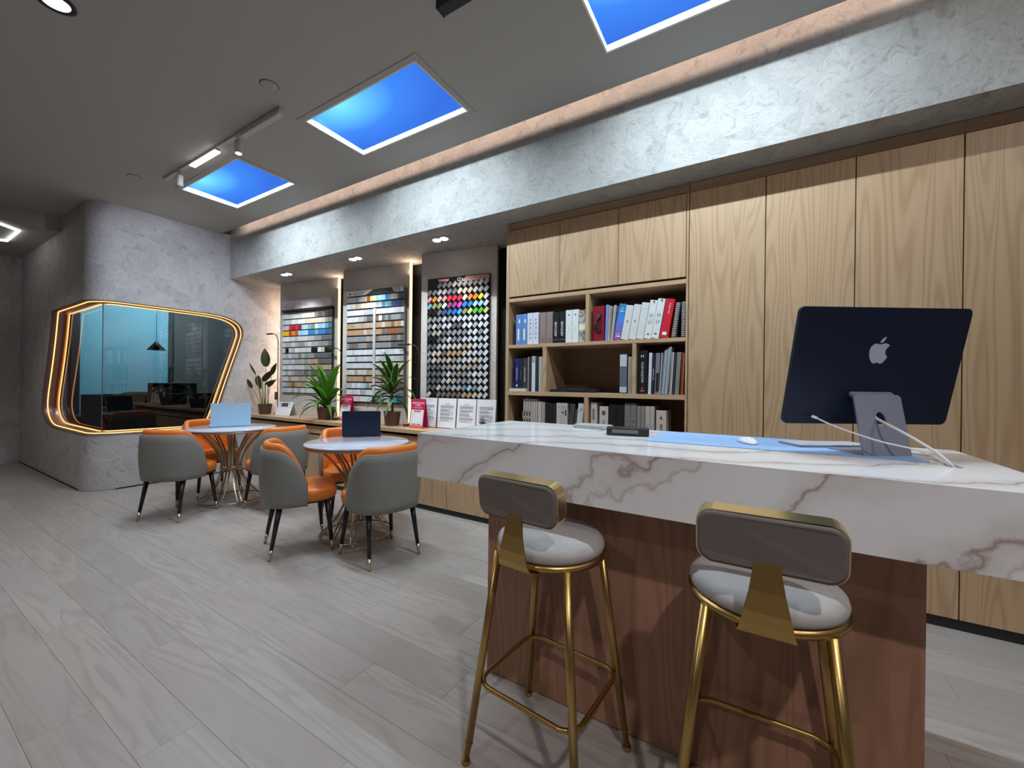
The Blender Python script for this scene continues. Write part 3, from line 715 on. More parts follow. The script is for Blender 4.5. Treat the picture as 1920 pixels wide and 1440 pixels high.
for r_ in range(nr):
    z = 1.118 - ph * (r_ + 0.5)
    bm = B(); box2(bm, 0, W1 + .01, -0.016, -0.010, z - ph * .5, z - ph * .40); obj('rail', bm, M_black, t)
    for k in range(nc): inst('swatch', me, t, (pw * (k + .5), -0.018 - 0.003 * (k % 2), z), (R(random.uniform(-2, 2)), 0, R(random.uniform(2, 6))), jit(PAL[ROWS1[r_][k]]))
bm = B(); box2(bm, W1 + .012, W1 + .028, -0.03, -0.005, 0.0, 1.14); obj('side_rail', bm, M_black, t)
# board 2
t = board_thing(1, 'colour sample board with a black and white header, behind the striped dracaena', 0.098, 0.98, 0.975, 2.326)
W2 = 0.885
bm = B(); box2(bm, 0.0, W2 + 0.012, -0.02, 0, 0.0, 1.29, .001); obj('backing', bm, M_black, t)
bm = B(); box2(bm, -0.002, W2 - .02, -0.03, 0, 1.292, 1.352, .001); hd = obj('header', bm, plain('pale_header2', (.66, .66, .70), .4, var=0.03), t)
bm = B(); prism(bm, [(.30, 1.293), (.74, 1.293), (.70, 1.351), (.42, 1.351)], .0302, .0310, basis((1, 0, 0), (0, 0, 1)).to_4x4()); obj('header_print', bm, plain('header_dark', (.025, .03, .03), .5), hd)
bm = B(); prism(bm, [(.03, 1.312), (.07, 1.312), (.05, 1.335)], .0302, .0308, basis((1, 0, 0), (0, 0, 1)).to_4x4()); obj('header_emblem', bm, M_text_k, hd)
text('header_text', 'Basic / Wood', 0.028, M_ink, hd, (.19, -.0306, 1.318), FRONT)
bm = B()
for q in (.75, .80): prism(bm, [(q, 1.293), (q + .035, 1.293), (q + .005, 1.351), (q - .03, 1.351)], .0302, .0308, basis((1, 0, 0), (0, 0, 1)).to_4x4())
obj('header_stripe', bm, plain('header_grey2', (.36, .35, .38), .5), hd)
ROWS2 = ['WWwLzzcOmqsssBezwdd', 'WccbbccWWwLLBeeDDDd', 'WWWWWwLLL.WWWwwwzzw', 'WWwwLLgdd.nWdgdgggd', 'tttbbtbbb.ttcttnttc', 'ttttttctb.ttnnnOOnn', 'gggggggbg.nggggnngd', 'gnnngggnd.gggggdddd', 'WWwWWWWWW.WWWwwwWWw', 'WwwLwwwww.zzLLLwLLL', 'wwwwwwwww.ccccccccc', 'cwwbcccbb.bbcbbcbbb', 'tttbttntt.tbntbtbbb', 'WzWwWwsgw.wwLdkdddd', 'WWwwWLLww.zgLLwLLgg', 'mYppzpqqq.aaezzBSTT']
nc, nr = 19, 16; pw, ph = (W2 - .005) / nc, 1.275 / nr
me2 = chip_mesh(pw * 0.96, ph * 0.78)
for r_ in range(nr):
    z = 1.285 - ph * (r_ + 0.5)
    bm = B(); box2(bm, 0, W2, -0.030, -0.02, z - ph * .5, z - ph * .41); obj('rail', bm, M_black, t)
    for k in range(nc):
        ch = ROWS2[r_][k]
        if ch == '.': continue
        inst('swatch', me2, t, (pw * (k + .5), -0.026 - 0.003 * (k % 2), z), (R(random.uniform(-2, 2)), 0, R(random.uniform(2, 6))), jit(PAL[ch]))
bm = B(); box2(bm, pw * 9 + .004, pw * 10 - .004, -.032, -.02, 0.09, 1.285 - 2 * ph, .001); obj('centre_post', bm, plain('post_grey', (.50, .50, .52), .45), t)
bm = B(); box2(bm, W2 - .002, W2 + .016, -0.034, 0.0, 0.0, 1.33); obj('side_rail', bm, plain('post_bronze', (.10, .08, .06), .5), t)
# board 3
t = board_thing(2, 'tall black sample board with diagonal rows of chips beside the bookcase', 0.090, 0.815, 1.075, 2.318)
W3 = 0.725
bm = B(); box2(bm, 0, W3, -0.018, 0, 0.0, 1.243, .002); obj('backing', bm, plain('gloss_black', (.008, .008, .009), .25), t)
bm = B(); prism(bm, [(.40, 1.188), (W3 - .008, 1.188), (W3 - .008, 1.236), (.46, 1.236)], .0182, .0192, basis((1, 0, 0), (0, 0, 1)).to_4x4()); prism(bm, [(.14, 1.205), (.25, 1.200), (.26, 1.228), (.12, 1.228)], .0182, .0192, basis((1, 0, 0), (0, 0, 1)).to_4x4())
hd = obj('header_print', bm, plain('header_rose', (.56, .30, .28), .4, var=.2, scale=12), t)
text('header_text', 'O\u2019r', 0.05, M_text_w, hd, (.39, -.0195, 1.21), FRONT)
ROWS3 = ['.kdddgggggwzz', 'ddggddcccwzww'[:12], 'PobPrrrpooYw', 'eaaqVVMBBssw', 'kkdDTUSamGGm', 'gggwgwwwwwWW', 'gwgwwddwWLWW', 'dbLdggggwWgW', 'kkdgwggwwWwW', 'ddLwwccbcWww', 'gccntttcwwzW', 'gcbbcgLwwcww', 'dddggbLbbbLW', 'dddgwgggLWww', 'dddLcbgggcwW'[:12], 'ddcggLLgsgwW'[:12], 'cknnnnnttcww']
me3 = chip_mesh(0.037, 0.059, 0.004)
for r_ in range(17):
    z = 1.162 - 0.0705 * r_; row = ROWS3[r_]
    for k in range(12):
        ch = row[k] if k < len(row) else 'w'
        if ch == '.': continue
        inst('swatch', me3, t, (0.032 + 0.0597 * k, -0.026, z), (R(3), R(42), 0), jit(PAL[ch]))
# ---------------------------------------------------------------- books
def book(name, label, x0, x1, z0, h, col, y=0.025, dep=0.20, lean=0.0, cat='book', group=None, mat=None, cover_mat=None, txt=None, kind='hard'):
    w_ = x1 - x0 - 0.0015
    t = thing(name, label, cat, ((x0 if lean <= 0 else x1) , YCAB + y, z0), 0, group)
    t.rotation_euler = (0, lean, 0)
    ox = (w_ / 2 + .0008) if lean <= 0 else (-w_ / 2 - .0008)
    cm = cover_mat or M_cover
    th = min(0.003, w_ * 0.2)
    bm = B()
    box2(bm, ox - w_ / 2, ox + w_ / 2, 0, th, 0.0005, h, min(.002, th * .45)); box2(bm, ox - w_ / 2, ox - w_ / 2 + th, th, dep, 0.0005, h); box2(bm, ox + w_ / 2 - th, ox + w_ / 2, th, dep, 0.0005, h)
    c = obj('cover', bm, cm, t, color=col)
    bm = B(); box2(bm, ox - w_ / 2 + th, ox + w_ / 2 - th, th, dep - .004, 0.003, h - .004); obj('pages', bm, M_pages, t)
    c['ox'] = ox
    return t, c, ox
def mark(c, bmf, mat, name='spine_print'):
    bm = B(); bmf(bm); return obj(name, bm, mat, c)
def rect_mark(c, ox, dx, z0, z1, wd, mat, name='spine_print'):
    return mark(c, lambda bm: box2(bm, ox + dx - wd / 2, ox + dx + wd / 2, -0.0006, 0.001, z0, z1), mat, name)
Z1, Z2, Z3 = 1.557, 1.166, 0.812
c_blue = (.12, .26, .60); G1 = 'books in the upper bay by the sample boards'
M_cream = plain('cream_print', (.78, .76, .55), .6)
for k, (a, b, lab) in enumerate(((-1.772, -1.717, 'blue book with a cream spine bar, first against the bookcase side'), (-1.716, -1.663, 'blue book with a cream spine bar, touching the white lettered pair'))):
    t, c, ox = book('book', lab, a, b, Z1, 0.258, c_blue, group=G1)
    rect_mark(c, ox, -.002, .04, .135, .016, M_cream); rect_mark(c, ox, .006, .185, .215, .012, M_text_w)
for k, (a, b, lab) in enumerate(((-1.662, -1.609, 'white book with widely spaced upright letters, next to the blue pair'), (-1.608, -1.556, 'white book with widely spaced upright letters, next to the mauve pair'))):
    t, c, ox = book('book', lab, a, b, Z1, 0.262, (.66, .70, .80), group=G1)
    text('spine_text', 'A R M I R A', 0.026, M_ink, c, (ox, -.0008, .13), DOWNW, squeeze=1.15, space=1.15)
for a, b, lab in ((-1.546, -1.488, 'mauve brown binder-like book beside the white lettered pair'), (-1.486, -1.428, 'mauve brown binder-like book beside the black pair')):
    t, c, ox = book('book', lab, a, b, Z1, 0.258, (.29, .215, .195), group=G1)
    rect_mark(c, ox, 0, .01, .05, .044, plain('mauve_dark', (.22, .15, .135), .6)); rect_mark(c, ox, 0, .062, .065, .016, M_text_k)
for a, b, lab in ((-1.427, -1.372, 'black book lettered AROVA touching the mauve pair'), (-1.371, -1.316, 'black book lettered AROVA touching the white pair')):
    t, c, ox = book('book', lab, a, b, Z1, 0.250, (.012, .012, .014), group=G1)
    text('spine_text', 'AROVA\u00ae', 0.030, M_text_w, c, (ox, -.0008, .115), UPW, squeeze=0.95); rect_mark(c, ox, 0, .027, .0295, .052, M_ink)
for a, b, lab in ((-1.315, -1.260, 'white book with a small grey emblem high on its spine, beside the black pair'), (-1.259, -1.206, 'white book with a small grey emblem high on its spine, beside the marbled book')):
    t, c, ox = book('book', lab, a, b, Z1, 0.258, (.76, .78, .77), group=G1)
    mark(c, lambda bm: lathe(bm, [(0, 0), (.007, 0), (.007, .001), (0, .001)], 12), M_ink).matrix_local = Matrix.Translation((ox, 0, .22)) @ Matrix.Rotation(PI / 2, 4, 'X')
    rect_mark(c, ox, 0, .09, .13, .003, plain('pale_ink', (.5, .52, .52), .6))
t, c, ox = book('book', 'grey and white marbled book at the divider in the upper bay', -1.203, -1.145, Z1, 0.250, (.5, .5, .5), cover_mat=M_marbled, group=G1)
rect_mark(c, ox, 0, .095, .14, .055, M_cream)
# upper wide bay
G2 = 'books in the upper wide bay'
t, c, ox = book('box_file', 'crimson box file with a black leather pull handle', -1.092, -1.000, Z1, 0.268, (.22, .010, .025), dep=.24, cat='box file', group=G2)
bm = B(); hp = [(ox + .012, 0, .200), (ox + .010, -.008, .185), (ox - .005, -.016, .155), (ox - .018, -.018, .130), (ox - .014, -.014, .110), (ox + .004, -.008, .085), (ox + .010, 0, .072)]
tube(bm, hp, [.013, .011, .009, .010, .010, .011, .013], 8); hd = obj('handle', bm, plain('black_leather', (.008, .008, .008), .4), t)
bm = B()
for z in (.197, .076): lathe(bm, [(0, 0), (.004, 0), (.004, .004), (0, .005)], 10); 
bm.free(); bm = B()
for z in (.197, .076): box(bm, (ox + .011, -.013, z), (.008, .004, .008), .002)
box(bm, (ox - .016, -.027, .135), (.022, .004, .010), .001); obj('rivet', bm, M_chrome, t)
book('book', 'slim violet-blue book against the crimson box file', -0.994, -0.972, Z1, 0.272, (.22, .27, .62), dep=.19, lean=.02, group=G2)
book('book', 'thin white book with a pale green edge beside the slim violet-blue one', -0.971, -0.964, Z1, 0.262, (.60, .64, .50), dep=.19, lean=.03, group=G2)
book('book', 'very thin grey-beige book leaning in the upper wide bay', -0.962, -0.956, Z1, 0.262, (.46, .42, .38), dep=.19, lean=.05, group=G2)
book('book', 'thicker grey-beige book leaning on the blue and violet book', -0.954, -0.934, Z1, 0.264, (.42, .38, .35), dep=.19, lean=.10, group=G2)
t, c, ox = book('book', 'leaning book fading from blue to violet', -0.931, -0.878, Z1, 0.268, (.1, .2, .6), lean=.17, cover_mat=M_blend, group=G2)
rect_mark(c, ox, .004, .025, .032, .034, M_text_w); rect_mark(c, ox, .004, .045, .048, .030, M_text_w); rect_mark(c, ox, 0, .212, .216, .03, M_text_w)
mark(c, lambda bm: prism(bm, [(-.010, .0), (.012, .004), (.004, .022)], 0, .001, Matrix.Translation((ox, -.0008, .222)) @ basis((1, 0, 0), (0, 0, 1)).to_4x4()), plain('leaf_print', (.25, .60, .12), .5))
for a, b, h, lab, m in ((-0.876, -0.822, .252, 'leaning pale grey book next to the blue and violet one', M_ink), (-0.820, -0.768, .254, 'leaning pale grey book in the middle of the three plain ones', M_ink), (-0.766, -0.713, .262, 'leaning pale grey book with a tiny yellow mark', plain('yellow_print', (.85, .80, .25), .5))):
    t, c, ox = book('book', lab, a, b, Z1, h, (.66, .67, .66), lean=.165, group=G2)
    rect_mark(c, ox, 0, .125, .142, .011, m); rect_mark(c, ox, 0, .215, .2165, .045, plain('pale_ink', (.5, .52, .52), .6))
for a, b, h, lab in ((-0.711, -0.660, .274, 'leaning white book numbered 25 and 27 beside the plain grey ones'), (-0.659, -0.608, .280, 'leaning white book numbered 25 and 27 beside the red book')):
    t, c, ox = book('book', lab, a, b, Z1, h, (.70, .74, .72), lean=.165, group=G2)
    text('spine_text', '25', 0.030, M_ink, c, (ox, -.0008, .165), FRONT); text('spine_text', '27', 0.030, M_ink, c, (ox, -.0008, .115), FRONT); rect_mark(c, ox, 0, .139, .141, .035, plain('pale_ink', (.5, .52, .52), .6))
    mark(c, lambda bm: prism(bm, [(-.010, 0), (.010, 0), (0, .010)], 0, .001, Matrix.Translation((ox, -.0008, .030)) @ basis((1, 0, 0), (0, 0, 1)).to_4x4()), M_text_k)
    mark(c, lambda bm: [prism(bm, [(-.002, 0), (.002, 0), (.012 * math.sin(q), -.022 * math.cos(q))], 0, .001, Matrix.Translation((ox + .004, -.0008, h - .004)) @ basis((1, 0, 0), (0, 0, 1)).to_4x4()) for q in (-1.2, -.7, -.2, .3, .8)], plain('frond_print', (.10, .13, .11), .6))
t, c, ox = book('book', 'bright red leaning book with white lettering', -0.603, -0.545, Z1, 0.272, (.60, .015, .030), lean=.165, group=G2)
text('spine_text', 'Product Atlas', 0.015, M_text_w, c, (ox + .004, -.0008, .205), DOWNW, squeeze=.9)
mark(c, lambda bm: prism(bm, [(-.014, 0), (.014, 0), (.014, .024), (.006, .018), (.002, .026), (-.006, .018), (-.014, .026)], 0, .001, Matrix.Translation((ox, -.0008, .020)) @ basis((1, 0, 0), (0, 0, 1)).to_4x4()), M_text_w)
for a, lab in ((-0.512, 'spiral-bound sample book leaning on the red book'), (-0.447, 'spiral-bound sample book at the end of the upper wide bay')):
    t = thing('spiral_book', lab, 'book', (a, YCAB + .03, Z1 + .003), 0, G2); t.rotation_euler = (0, .13 if a < -.46 else .01, 0)
    bm = B(); box2(bm, -.013, .013, .012, .20, .001, .245); obj('pages', bm, plain('grey_leaves', (.09, .085, .08), .7, var=.5, scale=300), t)
    bm = B()
    for k in range(19):
        z = .012 + k * .0125
        tube(bm, [(.0125 * math.cos(q), .008 + .013 * math.sin(q), z + .002 * math.cos(q)) for q in [2 * PI * j / 10 for j in range(10)]], .0030, 6, True)
    obj('wire_spiral', bm, plain('wire_pale', (.58, .58, .56), .4, .0), t)
# middle small bay
G3 = 'books in the middle small bay'
t, c, ox = book('book', 'deep blue book standing on a flat white one', -1.777, -1.737, Z2 + .026, 0.250, (.012, .02, .20), group=G3)
text('spine_text', 'NATURAL FEELING', 0.014, M_text_w, c, (ox, -.0008, .12), UPW, squeeze=.9); rect_mark(c, ox, 0, .016, .030, .014, M_text_w)
t, c, ox = book('book', 'black green book with small pale lettering beside the deep blue one', -1.736, -1.700, Z2 + .026, 0.250, (.018, .024, .022), group=G3)
text('spine_text', 'The Collection', 0.012, M_ink, c, (ox, -.0008, .11), UPW)
t, c, ox = book('book', 'dark grey book with bold white title on the flat white book', -1.699, -1.660, Z2 + .026, 0.252, (.045, .045, .05), group=G3)
text('spine_text', 'VERONA PLYWOOD', 0.015, M_text_w, c, (ox, -.0008, .115), UPW, squeeze=.9)
bm = B(); box2(bm, 0, .165, 0, .22, .0005, .0235, .001); t = tag(obj('flat_book', bm, M_pages, None, (-1.822, YCAB + .005, Z2)), 'white book lying flat under the blue and dark books', 'book', G3)
bm = B(); box2(bm, -.001, .166, -.001, .221, .0235, .0255); obj('cover', bm, M_cover, t, color=(.66, .62, .55))
for a, b, h, col, lab in ((-1.655, -1.641, .288, (.30, .25, .23), 'thin taupe book beside the dark grey titled book'), (-1.640, -1.618, .285, (.03, .03, .03), 'narrow black book beside the tall white one in the middle small bay'), (-1.616, -1.582, .292, (.62, .66, .72), 'tall white book with a grey cap in the middle small bay'),
                          (-1.580, -1.550, .286, (.025, .04, .035), 'black green book next to the cream book at the divider'), (-1.549, -1.515, .288, (.50, .47, .42), 'cream book against the divider in the middle small bay')):
    t, c, ox = book('book', lab, a, b, Z2, h, col, group=G3)
    if col[0] > .6: rect_mark(c, ox, 0, .24, h - .002, .030, plain('cap_grey', (.36, .36, .36), .6))
# middle empty bay
t = thing('scanner_tray', 'flat black tray lying in the empty middle bay', 'tray', (-1.272, YCAB + .16, Z2 + .0005), 0)
bm = B(); prism(bm, [(-.19, 0), (.19, 0), (.19, .018), (.15, .036), (-.10, .036), (-.13, .020), (-.19, .018)], -.10, .10, basis((1, 0, 0), (0, 0, 1)).to_4x4(), bev=.002); obj('tray_body', bm, M_keys, t)
bm = B(); box(bm, (.03, -.102, .018), (.16, .004, .012), .002); obj('front_lip', bm, M_black, t)
t, c, ox = book('book', 'grey file with a clear top standing in the empty middle bay', -0.880, -0.826, Z2, 0.290, (.13, .14, .16), dep=.22)
rect_mark(c, ox, 0, .20, .285, .050, plain('file_pale', (.50, .52, .56), .5)); rect_mark(c, ox, 0, .01, .05, .050, plain('file_pale', (.50, .52, .56), .5))
t, c, ox = book('book', 'beige book between the grey file and the divider', -0.818, -0.788, Z2, 0.270, (.36, .31, .25), dep=.22); rect_mark(c, ox, 0, .02, .12, .006, M_ink)
# middle bay by the cabinets
G4 = 'books in the middle bay by the tall cabinets'
t, c, ox = book('book', 'thick black collection book with a white H and a small red emblem', -0.753, -0.679, Z2, 0.312, (.010, .010, .011), dep=.25, group=G4)
text('spine_text', 'H', 0.030, M_text_w, c, (ox, -.0008, .270), FRONT); text('spine_text', 'FLOOR COLLECTION', 0.021, M_text_w, c, (ox, -.0008, .155), DOWNW, squeeze=.72)
mark(c, lambda bm: prism(bm, [(-.010, 0), (0, -.008), (.010, 0), (0, .012)], 0, .001, Matrix.Translation((ox, -.0008, .040)) @ basis((1, 0, 0), (0, 0, 1)).to_4x4()), plain('red_print', (.60, .05, .05), .5)); rect_mark(c, ox, 0, .022, .025, .03, M_text_w)
L4 = [(-0.676, -0.654, .294, (.60, .62, .70), 'slim lavender-white book beside the thick black one', .02), (-0.651, -0.634, .288, (.02, .018, .02), 'slim black book with upright white title', .025), (-0.632, -0.602, .290, (.20, .19, .24), 'grey-violet brochure stack with dark lower half', .03),
      (-0.600, -0.592, .292, (.55, .50, .45), 'thin beige booklet beside the clear folder', .05)]
for a, b, h, col, lab, ln in L4:
    t, c, ox = book('book', lab, a, b, Z2, h, col, lean=ln, group=G4)
    if 'title' in lab: text('spine_text', 'Dolce Vita Wood', 0.011, M_text_w, c, (ox, -.0008, .14), DOWNW)
    if 'lower half' in lab: rect_mark(c, ox, .002, .02, .15, .020, M_black)
t = thing('plastic_folder', 'clear plastic folder of papers standing taller than its neighbours', 'folder', (-0.562, YCAB + .02, Z2 + .0025), 0, G4); t.rotation_euler = (0, .07, 0)
for k in range(5):
    bm = B(); box2(bm, -.025 + k * .0098, -.018 + k * .0098, .0, .22, .001, .300 + .008 * k); obj('sleeve', bm, M_paper if k % 2 else plain('sleeve_grey', (.42, .44, .48), .4), t)
bm = B(); box2(bm, -.0265, .0225, -.004, -.002, .001, .325); obj('cover_sheet', bm, M_plastic, t)
for a, b, h, col, lab, ln in ((-0.534, -0.526, .294, (.52, .42, .36), 'thin tan booklet just behind the clear folder', .05), (-0.525, -0.517, .292, (.60, .57, .54), 'thin cream booklet before the dark violet one', .05), (-0.516, -0.501, .290, (.04, .03, .06), 'thin dark violet book between cream booklet and grey-green binder', .05),
                              (-0.498, -0.470, .292, (.20, .21, .17), 'grey-green binder leaning by the red book of the middle bay', .05), (-0.461, -0.452, .294, (.40, .02, .03), 'thin red book near the end of the middle bay', .03), (-0.450, -0.4445, .286, (.62, .34, .06), 'thin amber booklet beside the thin red book', .03), (-0.4345, -0.4295, .280, (.03, .03, .03), 'thin black booklet touching the tall cabinet side', 0.0)):
    book('book', lab, a, b, Z2, h, col, lean=ln, group=G4)
# lowest bays
G5 = 'books in the lowest bay by the sample boards'
t, c, ox = book('book', 'short black book with an upright pale title in the lowest bay', -1.722, -1.702, Z3, .212, (.02, .018, .018), y=.06, group=G5); text('spine_text', 'COLOURS', .014, M_text_w, c, (ox, -.0008, .15), UPW)
for k, (a, b, lab) in enumerate(((-1.692, -1.668, 'beige book with a black mark, first of three beside the short black one'), (-1.667, -1.643, 'beige book with a black mark, second of three in the lowest bay'), (-1.642, -1.618, 'beige book with a black mark, third of three before the thin ones'))):
    t, c, ox = book('book', lab, a, b, Z3, .292 + .006 * (k == 1), (.40, .36, .31), group=G5); rect_mark(c, ox, 0, .15, .19, .010, M_text_k); rect_mark(c, ox, 0, .09, .13, .010, M_text_k)
for k, lab in enumerate(('thin ivory book, first of three beside the marked beige ones', 'thin ivory book, middle one of three in the lowest bay', 'thin ivory book, last of three before the pinkish one')):
    book('book', lab, -1.615 + .019 * k, -1.598 + .019 * k, Z3, .292, (.48, .44, .40), group=G5)
book('book', 'pinkish ivory book in the lowest bay', -1.555, -1.521, Z3, .275, (.50, .42, .39), group=G5); book('book', 'taupe ivory book beside the pinkish one', -1.519, -1.488, Z3, .270, (.36, .31, .28), group=G5)
for a, b, lab in ((-1.486, -1.452, 'black book beside the taupe ivory one'), (-1.451, -1.421, 'black book in the middle of the three black ones'), (-1.420, -1.389, 'black book touching the ivory emblem trio')):
    t, c, ox = book('book', lab, a, b, Z3, .262, (.02, .018, .017), group=G5); rect_mark(c, ox, 0, .06, .10, .004, M_ink)
for k, (a, b, lab) in enumerate(((-1.386, -1.344, 'ivory book with dark lettering, widest of the emblem trio'), (-1.343, -1.319, 'ivory book with a round black emblem'), (-1.318, -1.291, 'ivory book with a black oblong emblem'))):
    t, c, ox = book('book', lab, a, b, Z3, .268, (.52, .49, .45), group=G5)
    if k: rect_mark(c, ox, 0, .185 if k == 1 else .17, .20 if k == 1 else .215, .012, M_text_k)
    rect_mark(c, ox, 0, .225, .245, .006, M_ink)
t, c, ox = book('book', 'dark patterned book leaning in the lowest bay', -1.292, -1.252, Z3, .262, (.1, .09, .08), lean=.10, cover_mat=plain('dark_pattern', (.06, .05, .045), .5, var=.9, scale=40), group=G5)
t, c, ox = book('book', 'black and white book leaning by the divider of the lowest bay', -1.246, -1.231, Z3, .225, (.06, .06, .06), lean=.10, group=G5)
t, c, ox = book('book', 'white book with grey swirl leaning on the divider', -1.226, -1.176, Z3, .272, (.58, .57, .56), lean=.10, group=G5)
mark(c, lambda bm: tube(bm, [(ox + .010 * math.cos(q), -.001, .22 + .014 * math.sin(q * 1.5)) for q in [k * .7 for k in range(10)]], .0018, 5), M_ink)
G6 = 'books in the lowest bay by the tall cabinets'
t, c, ox = book('book', 'white book with a mauve band at the divider of the lowest bay', -1.100, -1.050, Z3, .283, (.54, .50, .47), group=G6); rect_mark(c, ox, 0, .15, .235, .018, plain('mauve_band', (.25, .16, .15), .6))
t, c, ox = book('book', 'cream book with a brown square emblem', -1.030, -0.962, Z3, .255, (.54, .48, .43), group=G6); rect_mark(c, ox, 0, .19, .222, .026, plain('brown_emblem', (.12, .07, .06), .5)); text('spine_text', 'SPATIAL', .018, M_ink, c, (ox, -.0008, .12), DOWNW)
for a, b, lab in ((-0.958, -0.902, 'wide black book beside the cream emblem book'), (-0.901, -0.842, 'wide black book beside the grey pair')):
    t, c, ox = book('book', lab, a, b, Z3, .272, (.012, .011, .011), group=G6); rect_mark(c, ox, 0, .06, .10, .008, plain('dim_ink', (.08, .08, .08), .6))
for a, b, lab in ((-0.840, -0.797, 'dark grey book with an S emblem, beside the wide black pair'), (-0.796, -0.755, 'dark grey book with an S emblem, beside the taupe pair')):
    t, c, ox = book('book', lab, a, b, Z3, .285, (.19, .17, .155), group=G6); text('spine_text', 'S', .02, M_text_k, c, (ox, -.0008, .155), FRONT); text('spine_text', 'SINTER', .013, M_text_k, c, (ox, -.0008, .10), DOWNW)
for a, b, col, lab in ((-0.752, -0.723, (.24, .21, .19), 'taupe book with small letters beside the dark grey pair'), (-0.722, -0.693, (.24, .21, .19), 'taupe book with small letters beside the pale cream pair'), (-0.691, -0.660, (.46, .40, .36), 'pale cream book next to the taupe pair'), (-0.659, -0.629, (.46, .40, .36), 'pale cream book nearest the wide SINTER book')):
    t, c, ox = book('book', lab, a, b, Z3, .268, col, group=G6); rect_mark(c, ox, 0, .09, .14, .005, M_ink)
t, c, ox = book('book', 'wide cream book lettered SINTER, last in the lowest bay', -0.618, -0.549, Z3, .242, (.52, .45, .41), group=G6)
text('spine_text', 'SINTER', .024, M_text_k, c, (ox, -.0008, .11), DOWNW); mark(c, lambda bm: prism(bm, [(-.010, .002), (.004, .014), (.002, .004), (.010, -.002), (-.004, -.014), (-.002, -.004)], 0, .001, Matrix.Translation((ox, -.0008, .19)) @ basis((1, 0, 0), (0, 0, 1)).to_4x4()), M_text_k)
# ---------------------------------------------------------------- objects on the worktop
def pot(t, r0=.062, r1=.085, h=.135):
    bm = B(); lathe(bm, [(0, 0), (r0, 0), (r0 + .002, .004), (r1 - .003, h - .004), (r1, h), (r1 - .008, h), (r1 - .012, h - .02), (0, h - .02)], 28, caps=False); p = obj('pot', bm, M_pot, t)
    bm = B(); lathe(bm, [(0, h - .012), (r1 * .6, h - .013), (r1 - .0125, h - .018)], 20, caps=False); obj('soil', bm, M_soil, t)
    return p
def smooth_path(pts, n=6):
    P_ = [Vector(p) for p in pts]; out = []
    for i in range(len(P_) - 1):
        p0 = P_[max(0, i - 1)]; p1 = P_[i]; p2 = P_[i + 1]; p3 = P_[min(len(P_) - 1, i + 2)]
        for k in range(n):
            t = k / n; out.append(.5 * ((2 * p1) + (p2 - p0) * t + (2 * p0 - 5 * p1 + 4 * p2 - p3) * t * t + (3 * p1 - p0 - 3 * p2 + p3) * t ** 3))
    return out + [P_[-1]]
def leaf_bm(L, W, droop, fold=.25, n=9, tipp=1.0, peak=.45, twist=0.0):
    """blade from the origin along +Y rising by +Z then drooping"""
    bm = B(); rows = []
    for i in range(n + 1):
        u = i / n; wdt = W * (math.sin(PI * min(1, (u + .06) ** (math.log(.5) / math.log(peak)) * .97)) ** .8 if peak else 1)
        wdt = max(wdt, .0008)
        a = droop * u * u * 1.0; y = L * u * math.cos(a * .6); z = -L * u * math.sin(a * .6)
        tw = twist * u; cx, cz = math.cos(tw), math.sin(tw)
        rows.append([bm.verts.new((s_ * wdt / 2 * cx, y + (0), z + abs(s_) * wdt / 2 * fold + s_ * wdt / 2 * cz)) for s_ in (-1, -.5, 0, .5, 1)])
    for A, C_ in zip(rows, rows[1:]):
        for k in range(4): bm.faces.new((A[k], A[k + 1], C_[k + 1], C_[k])).smooth = True
    bmesh.ops.solidify(bm, geom=list(bm.faces), thickness=.0012)
    return bm
def orient(o, loc, direction, hint=(0, 0, 1), roll=0.0):
    y = Vector(direction).normalized(); z = Vector(hint); z = (z - y * z.dot(y)).normalized(); x = y.cross(z)
    o.rotation_mode = 'QUATERNION'; o.rotation_quaternion = Matrix((x, y, z)).transposed().to_quaternion() @ Euler((0, roll, 0)).to_quaternion(); o.location = loc
# broad-leaved plant
t = thing('bird_of_paradise_plant', 'potted plant with a few broad dark leaves on tall stems by the plaster block', 'plant', (-5.86, 3.06, WT)); pot(t, .068, .092, .14)
for base, tip, W, dr in (((.05, -.02, .655), (.03, -.03, .905), .115, .15), ((.10, .03, .55), (.185, .04, .70), .065, .2), ((-.01, -.03, .46), (.30, -.06, .60), .08, .15), ((.175, -.06, .39), (.365, -.07, .47), .06, .2),
                         ((.08, -.05, .41), (.27, -.06, .465), .032, .2), ((-.13, -.04, .525), (.0, -.06, .355), .09, .1), ((-.05, -.10, .545), (-.20, -.12, .71), .028, .1), ((-.10, -.12, .36), (-.205, -.14, .485), .062, .1)):
    base = Vector(base); d = Vector(tip) - base; root = Vector((base.x * .25, base.y * .4, .12))
    bm = B(); tube(bm, smooth_path([root, root.lerp(base, .55) + Vector((base.x * .12, 0, .03)), base], 5), .0045, 6); st = obj('stem', bm, M_stem, t)
    o = obj('leaf', leaf_bm(d.length * 1.05, W, dr, .25, peak=.42), M_leafdk, t); orient(o, base, d, (0.75, -0.62, 0.15), random.uniform(-.35, .35))
bm = B()
for q in ((-.045, .02, .10), (.05, -.02, .38), (-.02, -.03, .34), (.03, .03, .30)): tube(bm, [(q[0] * .5, q[1], .12), (q[0], q[1], .12 + q[2])], [.007, .004], 6)
obj('cut_stem', bm, M_stem, t)
